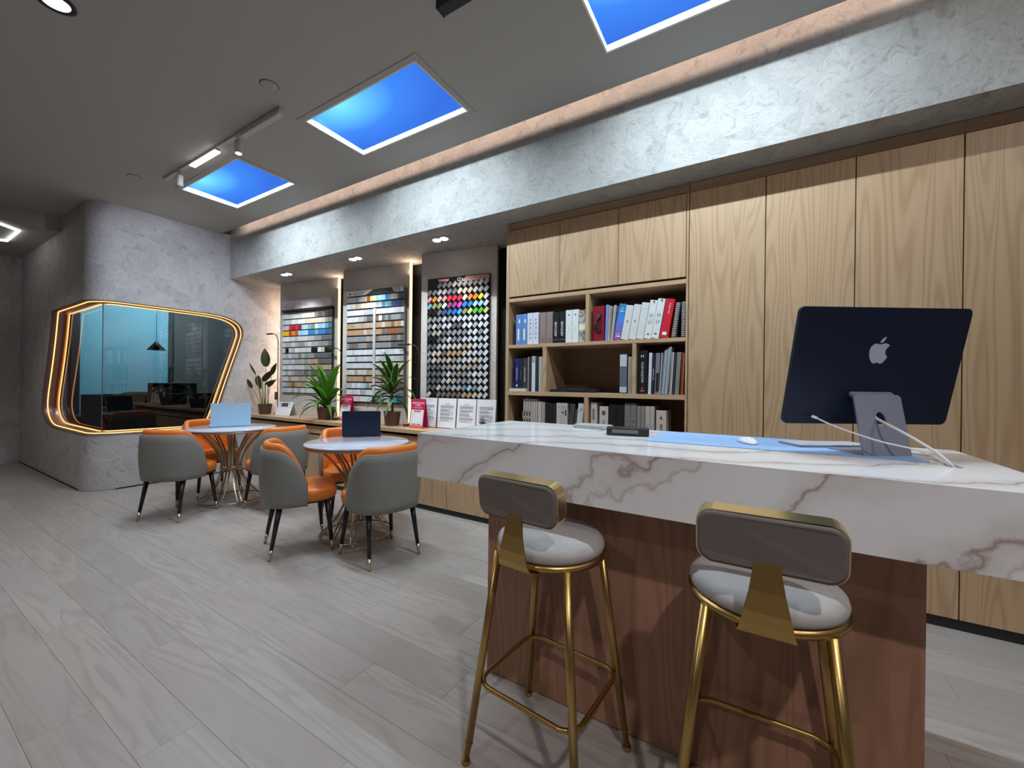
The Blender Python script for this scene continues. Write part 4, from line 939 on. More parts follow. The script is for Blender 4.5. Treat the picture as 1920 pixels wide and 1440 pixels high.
def rosette(t, c, n, mat, Ls, Ws, elev, seed, z0):
    rnd = random.Random(seed); vs = [leaf_bm(1, .12, 1.0, .3), leaf_bm(1, .10, 1.25, .3), leaf_bm(1, .13, .5, .25)]
    mes = []
    for v in vs:
        me = bpy.data.meshes.new('leaf'); bmesh.ops.recalc_face_normals(v, faces=v.faces); v.to_mesh(me); v.free(); me.materials.append(mat); mes.append(me)
    for k in range(n):
        u = k / (n - 1); az = k * 2.399 + rnd.uniform(-.3, .3); el = R(elev[0] + (elev[1] - elev[0]) * u + rnd.uniform(-8, 8)); L = Ls[0] + (Ls[1] - Ls[0]) * u; L *= rnd.uniform(.85, 1.1) 
        if math.sin(az) > 0: L = max(.09, min(L, .085 / max(.05, math.cos(el) * math.sin(az))))
        o = inst('leaf', mes[(1 if u < .4 else (0 if u < .75 else 2))], t); orient(o, (c[0] + .012 * math.cos(az), c[1] + .012 * math.sin(az), z0(u)), (math.cos(az) * math.cos(el), math.sin(az) * math.cos(el), math.sin(el)), (-math.cos(az), -math.sin(az), 1.0), rnd.uniform(-.35, .35))
        o.scale = (L * Ws, L, L)
t = thing('dracaena_plant', 'bright green strap-leaved plant in a brown pot before the white-header board', 'plant', (-4.53, 3.085, WT)); pot(t, .082, .108, .145)
rosette(t, (0, 0), 34, M_leafgr, (.30, .60), 1.4, (20, 84), 3, lambda u: .13 + .06 * u)
t = thing('dracaena_plant', 'striped dracaena with a bare ringed stem in a brown pot beside the red sign', 'plant', (-3.36, 3.07, WT)); pot(t, .072, .092, .148)
bm = B(); tube(bm, [(0, 0, .12), (.003, 0, .18), (-.002, 0, .25), (.002, 0, .42)], [.014, .013, .012, .010], 10); obj('trunk', bm, M_trunk, t)
rosette(t, (0, 0), 34, M_leafvr, (.28, .40), 1.75, (-2, 82), 11, lambda u: .27 + .16 * u)
# arched lamps
def arched_lamp(lab, loc, hgt, reach, rz=0.0):
    t = thing('arched_lamp', lab, 'lamp', loc, rz, 'thin arched display lamps')
    bm = B(); lathe(bm, [(0, 0), (.045, 0), (.045, .010), (.012, .014), (0, .014)], 20); obj('base', bm, M_black, t)
    bm = B(); pts = [(0, 0, .01), (0, 0, hgt - .16)]
    for k in range(9):
        a = R(90 * k / 8); pts.append((-.13 * (1 - math.cos(a)), 0, hgt - .14 + .13 * math.sin(a)))
    pts.append((-.16, 0, hgt - .008)); tube(bm, pts, .006, 8); obj('pole', bm, M_black, t)
    bm = B(); box2(bm, -.16 - reach, -.155, -.013, .013, hgt - .018, hgt + .002, .004); o = obj('lamp_head', bm, M_black, t)
    bm = B(); box2(bm, -.15 - reach, -.17, -.009, .009, hgt - .020, hgt - .018); obj('lens', bm, M_off, o)
    return t
t = arched_lamp('thin black arched lamp standing in the corner by the plaster block', (-5.695, 3.14, WT), 1.13, .13)
bm = B(); box2(bm, -.045, -.005, -.02, .012, .20, .31, .004); obj('dimmer_box', bm, plain('dimmer_grey', (.08, .08, .08), .5), t)
bm = B(); tube(bm, [(-.03, 0, .20), (-.07, -.01, .12), (-.10, -.02, .03), (-.16, -.02, .006)], .0025, 6); obj('cord', bm, M_cable, t)
arched_lamp('thin black arched lamp in the dark gap between the two chip-card boards', (-4.492, 3.275, WT), .896, .15)
arched_lamp('thin black arched lamp in the dark gap before the diamond chip board', (-3.17, 3.27, WT), .892, .16)
# desk calendar
t = thing('desk_calendar', 'white tent desk calendar with a dark picture strip', 'calendar', (-5.45, 3.125, WT), R(8))
def tent(t, w_, h_, dp, mat, name='panel'):
    for s_ in (-1, 1):
        bm = B(); m = Matrix.Translation((0, s_ * dp / 2, 0)) @ Matrix.Rotation(s_ * math.atan2(dp / 2, h_), 4, 'X')
        vs0 = box(bm, (0, 0, h_ / 2), (w_, .004, h_), .0008); bmesh.ops.transform(bm, matrix=m, verts=bm.verts); o = obj(name, bm, mat, t)
        if s_ < 0: front = m
    return front
F = tent(t, .28, .185, .13, M_paper)
def on_front(t, F, x0, x1, z0, z1, mat, name, dy=-.0025):
    bm = B(); box2(bm, x0, x1, dy - .0006, dy + .0003, z0, z1); bmesh.ops.transform(bm, matrix=F, verts=bm.verts); return obj(name, bm, mat, t)
on_front(t, F, -.07, .055, .125, .175, plain('photo_strip', (.06, .07, .06), .4, var=.8, scale=40), 'picture_strip'); on_front(t, F, -.12, .12, .118, .121, M_ink, 'rule_line')
on_front(t, F, -.11, -.085, .15, .165, M_ink, 'month_mark'); on_front(t, F, .08, .10, .15, .165, M_ink, 'month_mark')
# red leaflets
def leaflet(lab, loc, rz, w_=.165):
    t = thing('tent_sign', lab, 'sign', loc, rz, 'crimson loan signs'); F = tent(t, w_, .298, .10, M_signred)
    on_front(t, F, -w_ / 2 + .010, w_ / 2 - .010, .028, .185, M_paper, 'white_field'); on_front(t, F, -w_ / 2, w_ / 2, .0, .024, M_signor, 'orange_foot')
    on_front(t, F, -.042, .042, .166, .178, M_signred, 'caption_bar', -.003); on_front(t, F, -.055, .055, .206, .2085, M_text_w, 'rule_line'); on_front(t, F, -.062, -.005, .034, .042, M_text_k, 'black_caption', -.003); on_front(t, F, .005, .055, .034, .042, M_text_k, 'black_caption', -.003)
    bm = B(); prism(bm, [(.2 * 0, 0)] + [], 0, 0) if False else None; bm.free()
    for nm, x0, x1, z0, z1 in (('frame_line', -.052, .052, .152, .154), ('frame_line', -.052, .052, .054, .056), ('frame_line', -.052, -.0505, .054, .154), ('frame_line', .0505, .052, .054, .154)): on_front(t, F, x0, x1, z0, z1, M_ink, nm, -.003)
    o = text('sign_text', 'RENOVATION\nLOAN', .026, M_text_w, t, (0, 0, 0), FRONT, squeeze=.88); o.matrix_local = F @ Matrix.Translation((0, -.0032, .243)) @ FRONT.to_4x4() @ Matrix.Diagonal((.88, 1, 1, 1))
    return t
leaflet('crimson loan sign standing behind the dark laptop, by the bright green plant', (-4.235, 3.165, WT), R(9)); leaflet('crimson loan sign standing beside the open white menus', (-2.972, 3.07, WT), R(9), .168)
for x, y, lab in ((-4.385, 3.12, 'small black puck on the worktop beside the bright green plant'), (-3.20, 3.12, 'small black puck on the worktop beside the striped dracaena')):
    bm = B(); lathe(bm, [(0, 0), (.035, 0), (.037, .006), (.030, .016), (0, .018)], 20); tag(obj('puck_base', bm, M_black, None, (x, y, WT)), lab, 'puck')
# acrylic holders with printed pages
def page_lines(par, x0, x1, z0, z1, n, head=False):
    rnd = random.Random(int(x0 * 1000) + n); bm = B()
    for k in range(n):
        z = z1 - (z1 - z0) * (k + .5) / n
        if k % 6 == 5: continue
        box2(bm, x0, x1 - (x1 - x0) * rnd.choice((0, 0, .05, .3)), -.0046, -.0036, z, z + .0028)
    if head: box2(bm, (x0 + x1) / 2 - .03, (x0 + x1) / 2 + .03, -.0046, -.0036, z1 + .012, z1 + .018)
    o = obj('printed_lines', bm, plain('page_ink', (.42, .44, .50), .7), par); o['kind'] = 'stuff'; return o
for (x, y, rz, w_, lab, hd) in ((-2.945, 3.165, 4, .226, 'open printed page in an acrylic stand beside the crimson sign', False), (-2.705, 3.182, 4, .226, 'printed page in an acrylic stand, second from the crimson sign', True), (-2.470, 3.199, 4, .222, 'printed page with a boxed title in an acrylic stand, third from the crimson sign', True), (-2.245, 3.215, 4, .214, 'printed page nearest the bookcase, behind the small black clip', False)):
    t = thing('menu_holder', lab, 'document stand', (x, y, WT), R(rz), 'printed pages under the diamond chip board'); h_ = .305
    rot = Matrix.Rotation(R(-5), 4, 'X')
    def tilt(o): o.rotation_euler = (R(-5), 0, 0); return o
    bm = B(); box2(bm, -w_ / 2, w_ / 2, -.003, .0, .006, h_); pg = tilt(obj('paper_sheet', bm, M_paper, t))
    page_lines(pg, -w_ / 2 + .03, w_ / 2 - .03, .07, .235, 26, hd)
    bm = B(); box2(bm, -w_ / 2 - .001, w_ / 2 + .001, .0005, .004, .002, h_ + .003); tilt(obj('acrylic_back', bm, M_acrylic, t))
    bm = B(); box2(bm, -w_ / 2 - .001, w_ / 2 + .001, -.012, .045, .0, .003); obj('acrylic_foot', bm, M_acrylic, t)
    bm = B(); box2(bm, w_ / 2 + .001, w_ / 2 + .005, -.008, .006, .002, h_); tilt(obj('edge_spine', bm, plain('spine_grey', (.15, .16, .18), .5), t))
t = thing('pen_clip_stand', 'small black clip holder with pens before the last printed page', 'pen holder', (-2.215, 3.12, WT))
bm = B(); lathe(bm, [(0, 0), (.026, 0), (.024, .05), (.02, .05), (.02, .01), (0, .01)], 16, caps=False); obj('cup', bm, M_black, t)
for k, (dx, dz) in enumerate(((-.008, .135), (.004, .15), (.012, .125))):
    bm = B(); tube(bm, [(dx * .3, 0, .012), (dx * 2, 0, dz)], .005, 8); obj('pen', bm, M_keys, t)
bm = B(); box2(bm, -.035, .045, -.004, .004, .088, .096); obj('clip_bar', bm, M_black, t)
# ---------------------------------------------------------------- round tables, chairs, laptops
def make_table(loc, lab):
    t = thing('round_table', lab, 'table', loc, 0, 'round meeting tables'); r = .395
    bm = B(); lathe(bm, [(0, .732), (r - .012, .732), (r, .736), (r + .001, .744), (r - .003, .750), (0, .750)], 64); obj('tabletop', bm, M_tabletop, t)
    bm = B(); lathe(bm, [(r - .03, .716), (r - .006, .716), (r - .004, .732), (r - .03, .732)], 64, caps=False); obj('rim_band', bm, M_champ, t)
    def prof(u): # bottom ring to top ring
        z = .028 + u * .690
        k = (z - .34) / .36
        if z < .34: q = (.34 - z) / .312; rr = .088 + .185 * q ** 1.7
        else: q = (z - .34) / .378; rr = .088 + .235 * q ** 2.1
        return rr, z
    n = 20
    for k in range(n):
        bm = B(); a0 = 2 * PI * k / n; rings = []
        for i in range(17):
            u = i / 16; rr, z = prof(u); a = a0 + .22 * (0.46 - u) * (1 if k % 2 else -1)
            wd = .0085 if z > .34 else .0045; c, s_ = math.cos(a), math.sin(a)
            rings.append([(rr * c - s_ * wd * q + c * e, rr * s_ + c * wd * q + s_ * e, z) for q, e in ((-1, -.003), (1, -.003), (1, .003), (-1, .003))])
        loft(bm, rings, smooth=False); obj('strut', bm, M_champ, t)
    bm = B(); lathe(bm, [(.093, .318), (.097, .320), (.097, .358), (.093, .360)], 40, caps=False); obj('waist_band', bm, M_champ, t)
    bm = B(); tube(bm, [(.274 * math.cos(2 * PI * k / 48), .274 * math.sin(2 * PI * k / 48), .026) for k in range(48)], .0075, 8, True); obj('base_ring', bm, M_champ, t)
    bm = B(); tube(bm, [(.32 * math.cos(2 * PI * k / 48), .32 * math.sin(2 * PI * k / 48), .716) for k in range(48)], .006, 6, True); obj('top_ring', bm, M_champ, t)
    for k in range(4):
        a = PI / 4 + k * PI / 2; bm = B(); lathe(bm, [(0, 0), (.009, .001), (.012, .008), (.009, .017), (0, .019)], 12, (.274 * math.cos(a), .274 * math.sin(a), 0)); obj('glide_foot', bm, M_chrome, t)
    return t
make_table((-4.63, 2.09, 0), 'round table with the silver laptop, nearer the plaster block'); make_table((-2.755, 2.165, 0), 'round table with the dark laptop, nearer the marble counter')

def make_chair(lab):
    t = thing('tub_chair', lab, 'chair', (0, 0, 0), 0, 'orange and grey tub chairs')
    # seat, front towards +Y
    def plan(k, n, w_, d_, e=3.2):
        a = 2 * PI * k / n; c, s_ = math.cos(a), math.sin(a)
        return (w_ / 2 * math.copysign(abs(c) ** (2 / e), c), d_ / 2 * math.copysign(abs(s_) ** (2 / e), s_))
    bm = B(); n = 40; rings = []
    for z, k in ((.375, .93), (.385, .985), (.43, 1.0), (.452, .985), (.463, .94), (.468, .80), (.470, .4)):
        rings.append([(plan(i, n, .465 * k, .47 * k)[0] * (1 + .05 * (plan(i, n, 1, 1)[1])), plan(i, n, .465 * k, .44 * k)[1] + .035, z) for i in range(n)])
    loft(bm, rings); obj('seat', bm, M_orange, t)
    # backrest: grey outer shell, orange inner pad
    def path(u, off):   # u -1..1 round the back
        a = u * R(94); ex = 2.6; c, s_ = math.cos(a), math.sin(a)
        x = (.242 + off) * math.copysign(abs(s_) ** (2 / ex), s_); y = -(.238 + off) * math.copysign(abs(c) ** (2 / ex), c)
        return x, y
    def top(u, zt, zs):
        q = max(0, (abs(u) - .50) / .50); return zt - (zt - zs) * (1 - math.sqrt(max(0, 1 - q ** 2.2)))
    def shell(off0, off1, zb, zt, zs, nu, roll, mat, name):
        bm = B(); outer = []; inner = []; nv = 8; rings = []
        for i in range(nu + 1):
            u = -1 + 2 * i / nu; tp = top(u, zt, zs); ring = []
            bulge = lambda v: .010 * math.sin(PI * v) - .008 * (1 - v) ** 2
            for v in range(nv + 1):
                f = v / nv; x, y = path(u, off1 + bulge(f)); ring.append((x, y, zb + (tp - roll - zb) * f))
            xm0, ym0 = path(u, off1 - .002); xm1, ym1 = path(u, off0); xm, ym = path(u, (off0 + off1) / 2)
            ring.append((xm0 * .8 + xm * .2, ym0 * .8 + ym * .2, tp - roll * .25)); ring.append((xm, ym, tp)); ring.append((xm1 * .8 + xm * .2, ym1 * .8 + ym * .2, tp - roll * .25))
            for v in range(nv, -1, -1):
                f = v / nv; x, y = path(u, off0 + bulge(f)); ring.append((x, y, zb + (tp - roll - zb) * f))
            rings.append(ring)
        loft(bm, rings); return obj(name, bm, mat, t)
    shell(-.012, .004, .355, .745, .50, 44, .006, M_greyle, 'back_shell')
    shell(-.058, -.013, .44, .798, .485, 40, .028, M_orange, 'back_pad')
    bm = B(); rr = []
    for i in range(45):
        u = -1 + 2 * i / 44; x, y = path(u, -.003); rr.append((x, y, top(u, .747, .50)))
    tube(bm, rr, .0045, 6); obj('piping', bm, plain('grey_piping', (.30, .30, .29), .45), t)
    bm = B(); box(bm, (0, .025, .366), (.38, .37, .022), .006); obj('seat_frame', bm, M_black, t)
    for sx, sy, x1, y1 in ((-1, -1, .190, -.195), (1, -1, .190, -.195), (-1, 1, .205, .205), (1, 1, .205, .205)):
        a = Vector((sx * .165, sy * .15 + .02, .37)); b = Vector((sx * x1, y1, 0)); m = a.lerp(b, .80)
        bm = B(); tube(bm, [a, m], [.020, .0125], 12); lg = obj('leg', bm, M_blackwood, t)
        bm = B(); tube(bm, [m, b + Vector((0, 0, .003))], [.0132, .0095], 12); obj('ferrule', bm, M_brass, lg)
    return t
CH = [((-4.510, 1.600), 27, 'tub chair seen from behind, in front of the silver laptop table'), ((-5.09, 2.10), -90, 'orange-fronted tub chair against the glass window, behind the silver laptop'), ((-4.03, 2.235), 92, 'tub chair between the two round tables, its grey back to the worktop'),
      ((-2.928, 1.772), -24, 'tub chair with its seat showing, in front of the dark laptop table'), ((-3.20, 2.42), -112, 'orange-fronted tub chair behind the dark laptop'), ((-2.303, 2.015), 78, 'tub chair whose grey back meets the end of the marble counter')]
ch0 = None
for (x, y), dg, lab in CH:
    c = make_chair(lab) if ch0 is None else copy_tree(ch0)
    if ch0 is None: ch0 = c
    c.location = (x, y, 0); c.rotation_euler = (0, 0, R(dg)); c['label'] = lab

def laptop(lab, a, b, mat, lean, zt=.7505):
    a = Vector(a); b = Vector(b); d = b - a; L = d.length; ang = math.atan2(d.y, d.x); m = (a + b) / 2
    t = thing('laptop', lab, 'laptop', (m.x, m.y, zt), ang, 'open laptops')
    bm = B(); prism(bm, rrect(L, L * .70, .012), 0, .010, Matrix.Translation((0, L * .35 + .006, .001))); obj('base', bm, mat, t)
    bm = B(); box(bm, (0, L * .38, .0115), (L * .86, L * .28, .001)); obj('keyboard', bm, M_keys, t)
    Ml = Matrix.Translation((0, .004, .008)) @ Matrix.Rotation(R(90 + lean), 4, 'X')
    bm = B(); prism(bm, [(x, y + L * .345) for x, y in rrect(L, L * .69, .012)], 0, .0045, Ml, bev=.001); l = obj('lid', bm, mat, t)
    bm = B(); prism(bm, [(x, y + L * .35) for x, y in rrect(L * .95, L * .63, .006)], -.0006, 0, Ml); obj('screen', bm, M_keys, l)
    bm = B(); prism(bm, [(x * .012, y * .014 + L * .36) for x, y in APPLE], .0045, .0048, Ml @ Matrix.Diagonal((-1, 1, 1, 1))); obj('lid_logo', bm, mat, l)
    return t
APPLE = [(-.10, 1.02), (-.38, 1.10), (-.72, 1.0), (-1.0, .72), (-1.12, .30), (-1.10, -.18), (-.95, -.68), (-.70, -1.10), (-.42, -1.34), (-.18, -1.30), (.06, -1.20), (.30, -1.28), (.52, -1.36), (.78, -1.20), (1.02, -.86), (1.20, -.46), (1.02, -.34), (.88, -.12), (.84, .16), (.90, .46), (1.06, .70), (1.26, .88), (1.02, 1.06), (.74, 1.14), (.46, 1.10), (.14, 1.0)]
laptop('open silver laptop on the table nearer the plaster block', (-4.727, 1.936), (-4.607, 2.26), M_silver_sky, 6); laptop('open midnight blue laptop on the table nearer the counter', (-3.069, 2.245), (-2.852, 2.475), M_laptopdk, 4)
# ---------------------------------------------------------------- marble counter
ZT = 1.018
def counter():
    t = thing('counter', 'long white marble counter with brown veins on a reddish wood base', 'counter', (0, 0, 0))
    x0, x1, y0, y1, z0 = -1.222, 0.578, 1.257, 1.99, ZT - .181
    bm = B(); hx0, hx1, hy0, hy1 = .441, .470, 1.553, 1.700   # slot for the cables
    for a, b, c, d in ((x0, hx0, y0, y1), (hx1, x1, y0, y1), (hx0, hx1, y0, hy0), (hx0, hx1, hy1, y1)): box2(bm, a, b, c, d, z0, ZT)
    bmesh.ops.remove_doubles(bm, verts=bm.verts, dist=1e-4)
    obj('marble_slab', bm, M_marble, t)
    bm = B(); box2(bm, hx0, hx1, hy0, hy1, ZT - .06, ZT - .055); obj('slot_floor', bm, M_black, t)
    xs = [-0.985, 0.372]
    for a, b in zip(xs, xs[1:]):
        bm = B(); box2(bm, a + .0006, b - .0006, 1.442, 1.462, .004, z0 - .0005, .0008); obj('front_panel', bm, M_base, t)
    for x in (-0.985, .352):
        bm = B(); box2(bm, x, x + .020, 1.4625, 1.88, .004, z0 - .0005, .0008); obj('side_panel', bm, M_base, t)
    bm = B(); box2(bm, -.964, .351, 1.86, 1.88, .004, z0 - .0005); obj('rear_panel', bm, M_base, t)
counter()
# ---------------------------------------------------------------- desktop computer
def computer():
    yaw = R(32.42); d = Vector((math.cos(yaw), math.sin(yaw), 0)); n = Vector((-math.sin(yaw), math.cos(yaw), 0))
    tilt = R(12.17); up = Vector((0, 0, 1)) * math.cos(tilt) - n * math.sin(tilt); fwd = d.cross(up)   # towards the back wall side is n
    c = Vector((.31823, 1.71981, 1.29523))
    t = thing('desktop_computer', 'navy all-in-one computer seen from behind on the marble counter', 'computer', (0, 0, ZT))
    Mx = Matrix((d, up, d.cross(up))).transposed().to_4x4(); Mx.translation = c - Vector((0, 0, ZT))
    # local z of Mx points towards the camera side (d x up = -n roughly)
    bm = B(); prism(bm, rrect(.547, .378, .016, 6), -.0115, 0, Mx, bev=.001); body = obj('screen_back', bm, M_navy, t)
    bm = B(); prism(bm, rrect(.540, .371, .014, 6), -.0122, -.0115, Mx); obj('screen_glass', bm, plain('screen_glass', (.01, .01, .012), .08), body)
    lx, ly = .004 - .006, .056
    bm = B(); prism(bm, [(x * .0262 + lx, y * .0262 + ly - .008) for x, y in APPLE], .0002, .0010, Mx)
    leaf = [(.0, 1.18), (.10, 1.50), (.30, 1.76), (.62, 1.94), (.60, 1.68), (.46, 1.42), (.24, 1.22)]
    prism(bm, [(x * .0262 + lx, y * .0262 + ly - .008) for x, y in leaf], .0002, .0010, Mx); obj('logo', bm, M_logo, body)
    bm = B(); prism(bm, [(.004 * math.cos(q), .004 * math.sin(q)) for q in [2 * PI * k / 14 for k in range(14)]], .0001, .0006, Mx @ Matrix.Translation((.247, -.162, 0))); obj('power_button', bm, M_black, body)
    # stand: leaning plate with a cable hole and a flat foot
    rear = Vector((.3433, 1.6725, 0)); fl = .148; wd = .152
    P0 = rear; Mf = Matrix((d, n, Vector((0, 0, 1)))).transposed().to_4x4(); Mf.translation = P0
    bm = B(); prism(bm, [(x, y + fl / 2) for x, y in rrect(wd, fl, .006)], .003, .0075, Mf, bev=.0008); obj('foot', bm, M_stand, t)
    bm = B(); th = .0055; H = .188; lean = .040
    outl = [(-wd / 2, 0), (wd / 2, 0), (wd / 2, H - .008), (wd / 2 - .008, H), (-wd / 2 + .008, H), (-wd / 2, H - .008)]
    hole = [(.017 * math.cos(a), .110 + .024 * math.sin(a)) for a in [2 * PI * k / 20 for k in range(20)]]
    Mp = Matrix((d, (Vector((0, 0, 1)) * H + n * lean).normalized(), d.cross((Vector((0, 0, 1)) * H + n * lean).normalized()))).transposed().to_4x4(); Mp.translation = P0 + n * .004 + Vector((0, 0, .006))
    edges = []
    for z in (0, -th):
        rings = []
        for pl in (outl, hole):
            vs = [bm.verts.new(Mp @ Vector((x, y, z))) for x, y in pl]; es = [bm.edges.new((vs[k], vs[(k + 1) % len(vs)])) for k in range(len(vs))]; rings.append((vs, es))
        bmesh.ops.triangle_fill(bm, edges=rings[0][1] + rings[1][1], use_beauty=True); edges.append(rings)
    for j in (0, 1):
        A, C_ = edges[0][j][0], edges[1][j][0]
        for k in range(len(A)): bm.faces.new((A[k], A[(k + 1) % len(A)], C_[(k + 1) % len(A)], C_[k]))
    obj('stand_plate', bm, M_stand, t)
    bm = B(); top = Mp @ Vector((0, H - .012, -th)); tgt = Mx @ Vector((0, -.085, -.004)); box(bm, (top + tgt) / 2, (wd * .92, (top - tgt).length + .012, .012), .002, rot=Matrix((d, (top - tgt).normalized(), d.cross((top - tgt).normalized()))).transposed()); obj('hinge', bm, M_stand, t)
    for k, q in enumerate((-.03, .04)): 
        bm = B(); prism(bm, rrect(.10, .003, .0014), .0002, .0006, Mx @ Matrix.Translation((q, .181 - .366 * 0, 0))); bm.free()
computer()
bm = B(); tube(bm, smooth_path([(.318, 1.735, 1.150), (.314, 1.695, 1.137), (.330, 1.650, 1.122), (.358, 1.625, 1.103), (.396, 1.602, 1.075), (.430, 1.580, 1.046), (.456, 1.568, 1.012), (.460, 1.565, .985)]), .0042, 10)
tag(obj('power_cable', bm, M_cable), 'thick white power cable running through the hole in the computer stand', 'cable')
t = thing('charging_cable', 'thin white cable with a plug hanging in the air behind the computer', 'cable', (0, 0, 0))
bm = B(); tube(bm, smooth_path([(.1605, 1.63, 1.130), (.205, 1.61, 1.108), (.258, 1.60, 1.088), (.314, 1.60, 1.070), (.374, 1.60, 1.057), (.415, 1.60, 1.043), (.452, 1.60, 1.016), (.456, 1.602, .99)]), .0026, 8); obj('cord', bm, M_cable, t)
bm = B(); box(bm, (.1535, 1.632, 1.1335), (.017, .008, .0085), .002, rot=Euler((0, R(24), 0)).to_matrix()); obj('plug', bm, M_cable, t)
bm = B(); tube(bm, smooth_path([(.457, 1.645, .99), (.452, 1.65, 1.018), (.442, 1.67, 1.030), (.432, 1.715, 1.026), (.392, 1.79, 1.0236), (.350, 1.865, 1.0236), (.318, 1.885, 1.0236)]), .0022, 8)
tag(obj('keyboard_cable', bm, M_cable), 'thin white cord lying on the counter beside the computer foot', 'cable')
# desk mat, mouse, keyboard, phone, silver thing
bm = B(); prism(bm, [(-.372, 1.583), (.418, 1.612), (.395, 1.965), (-.366, 1.965)], ZT + .0003, ZT + .0028); tag(obj('desk_mat', bm, M_matblue), 'light blue desk mat under the mouse and the computer', 'desk mat')
t = thing('mouse', 'white rounded computer mouse on the blue mat', 'mouse', (-.036, 1.745, ZT + .0032), R(25))
bm = B(); rings = []
for z, k in ((0, .90), (.003, 1.0), (.009, .98), (.015, .86), (.0195, .60), (.0212, .25)): rings.append([(math.cos(a) * .0285 * k, math.sin(a) * .0565 * k, z - .5 * z * abs(math.sin(a)) ** 2) for a in [2 * PI * q / 32 for q in range(32)]])
loft(bm, rings); obj('shell', bm, plain('mouse_white', (.78, .80, .84), .15, var=.01), t)
bm = B(); rings = [[(math.cos(a) * .0262, math.sin(a) * .053, z) for a in [2 * PI * q / 32 for q in range(32)]] for z in (-.0002, .001)]; loft(bm, rings); obj('underside', bm, M_chrome, t)
t = thing('keyboard', 'thin silver keyboard seen edge-on before the computer foot', 'keyboard', (.205, 1.845, ZT + .003), R(32.4))
bm = B(); prism(bm, rrect(.27, .115, .008), 0, .0065, None, bev=.0008); obj('chassis', bm, M_stand, t)
kb = B()
for r_ in range(5):
    for k in range(13): box(kb, (-.12 + k * .020, -.044 + r_ * .021, .0075), (.0165, .0165, .0022), .0006)
o = obj('keys', kb, plain('key_white', (.66, .68, .72), .4), t); o['kind'] = 'stuff'
t = thing('phone_terminal', 'black desk terminal with a small grey display on the counter', 'terminal', (-.475, 1.735, ZT + .0004), R(14))
bm = B(); prism(bm, [(-.045, 0), (.06, 0), (.06, .014), (.04, .022), (-.02, .036), (-.045, .030)], -.085, .085, Matrix(((0, 0, 1, 0), (1, 0, 0, 0), (0, 1, 0, 0), (0, 0, 0, 1))), bev=.003); obj('housing', bm, M_keys, t)
bm = B(); box(bm, (-.01, -.0465, .018), (.105, .003, .014), .001); obj('display', bm, M_lcd, t)
bm = B()
for k in range(3): box(bm, (-.045 + k * .045, .015, .029), (.03, .012, .004), .001, rot=Euler((R(-12), 0, 0)).to_matrix())
obj('button', bm, M_ink, t)
bm = B(); prism(bm, rrect(.17, .12, .02), 0, .016, None, bev=.004); t = obj('closed_notebook', bm, plain('pale_grey_case', (.46, .47, .48), .4), None, (-.690, 1.905, ZT + .0004), (0, 0, R(-6))); tag(t, 'pale grey rounded case at the back edge of the counter', 'case')
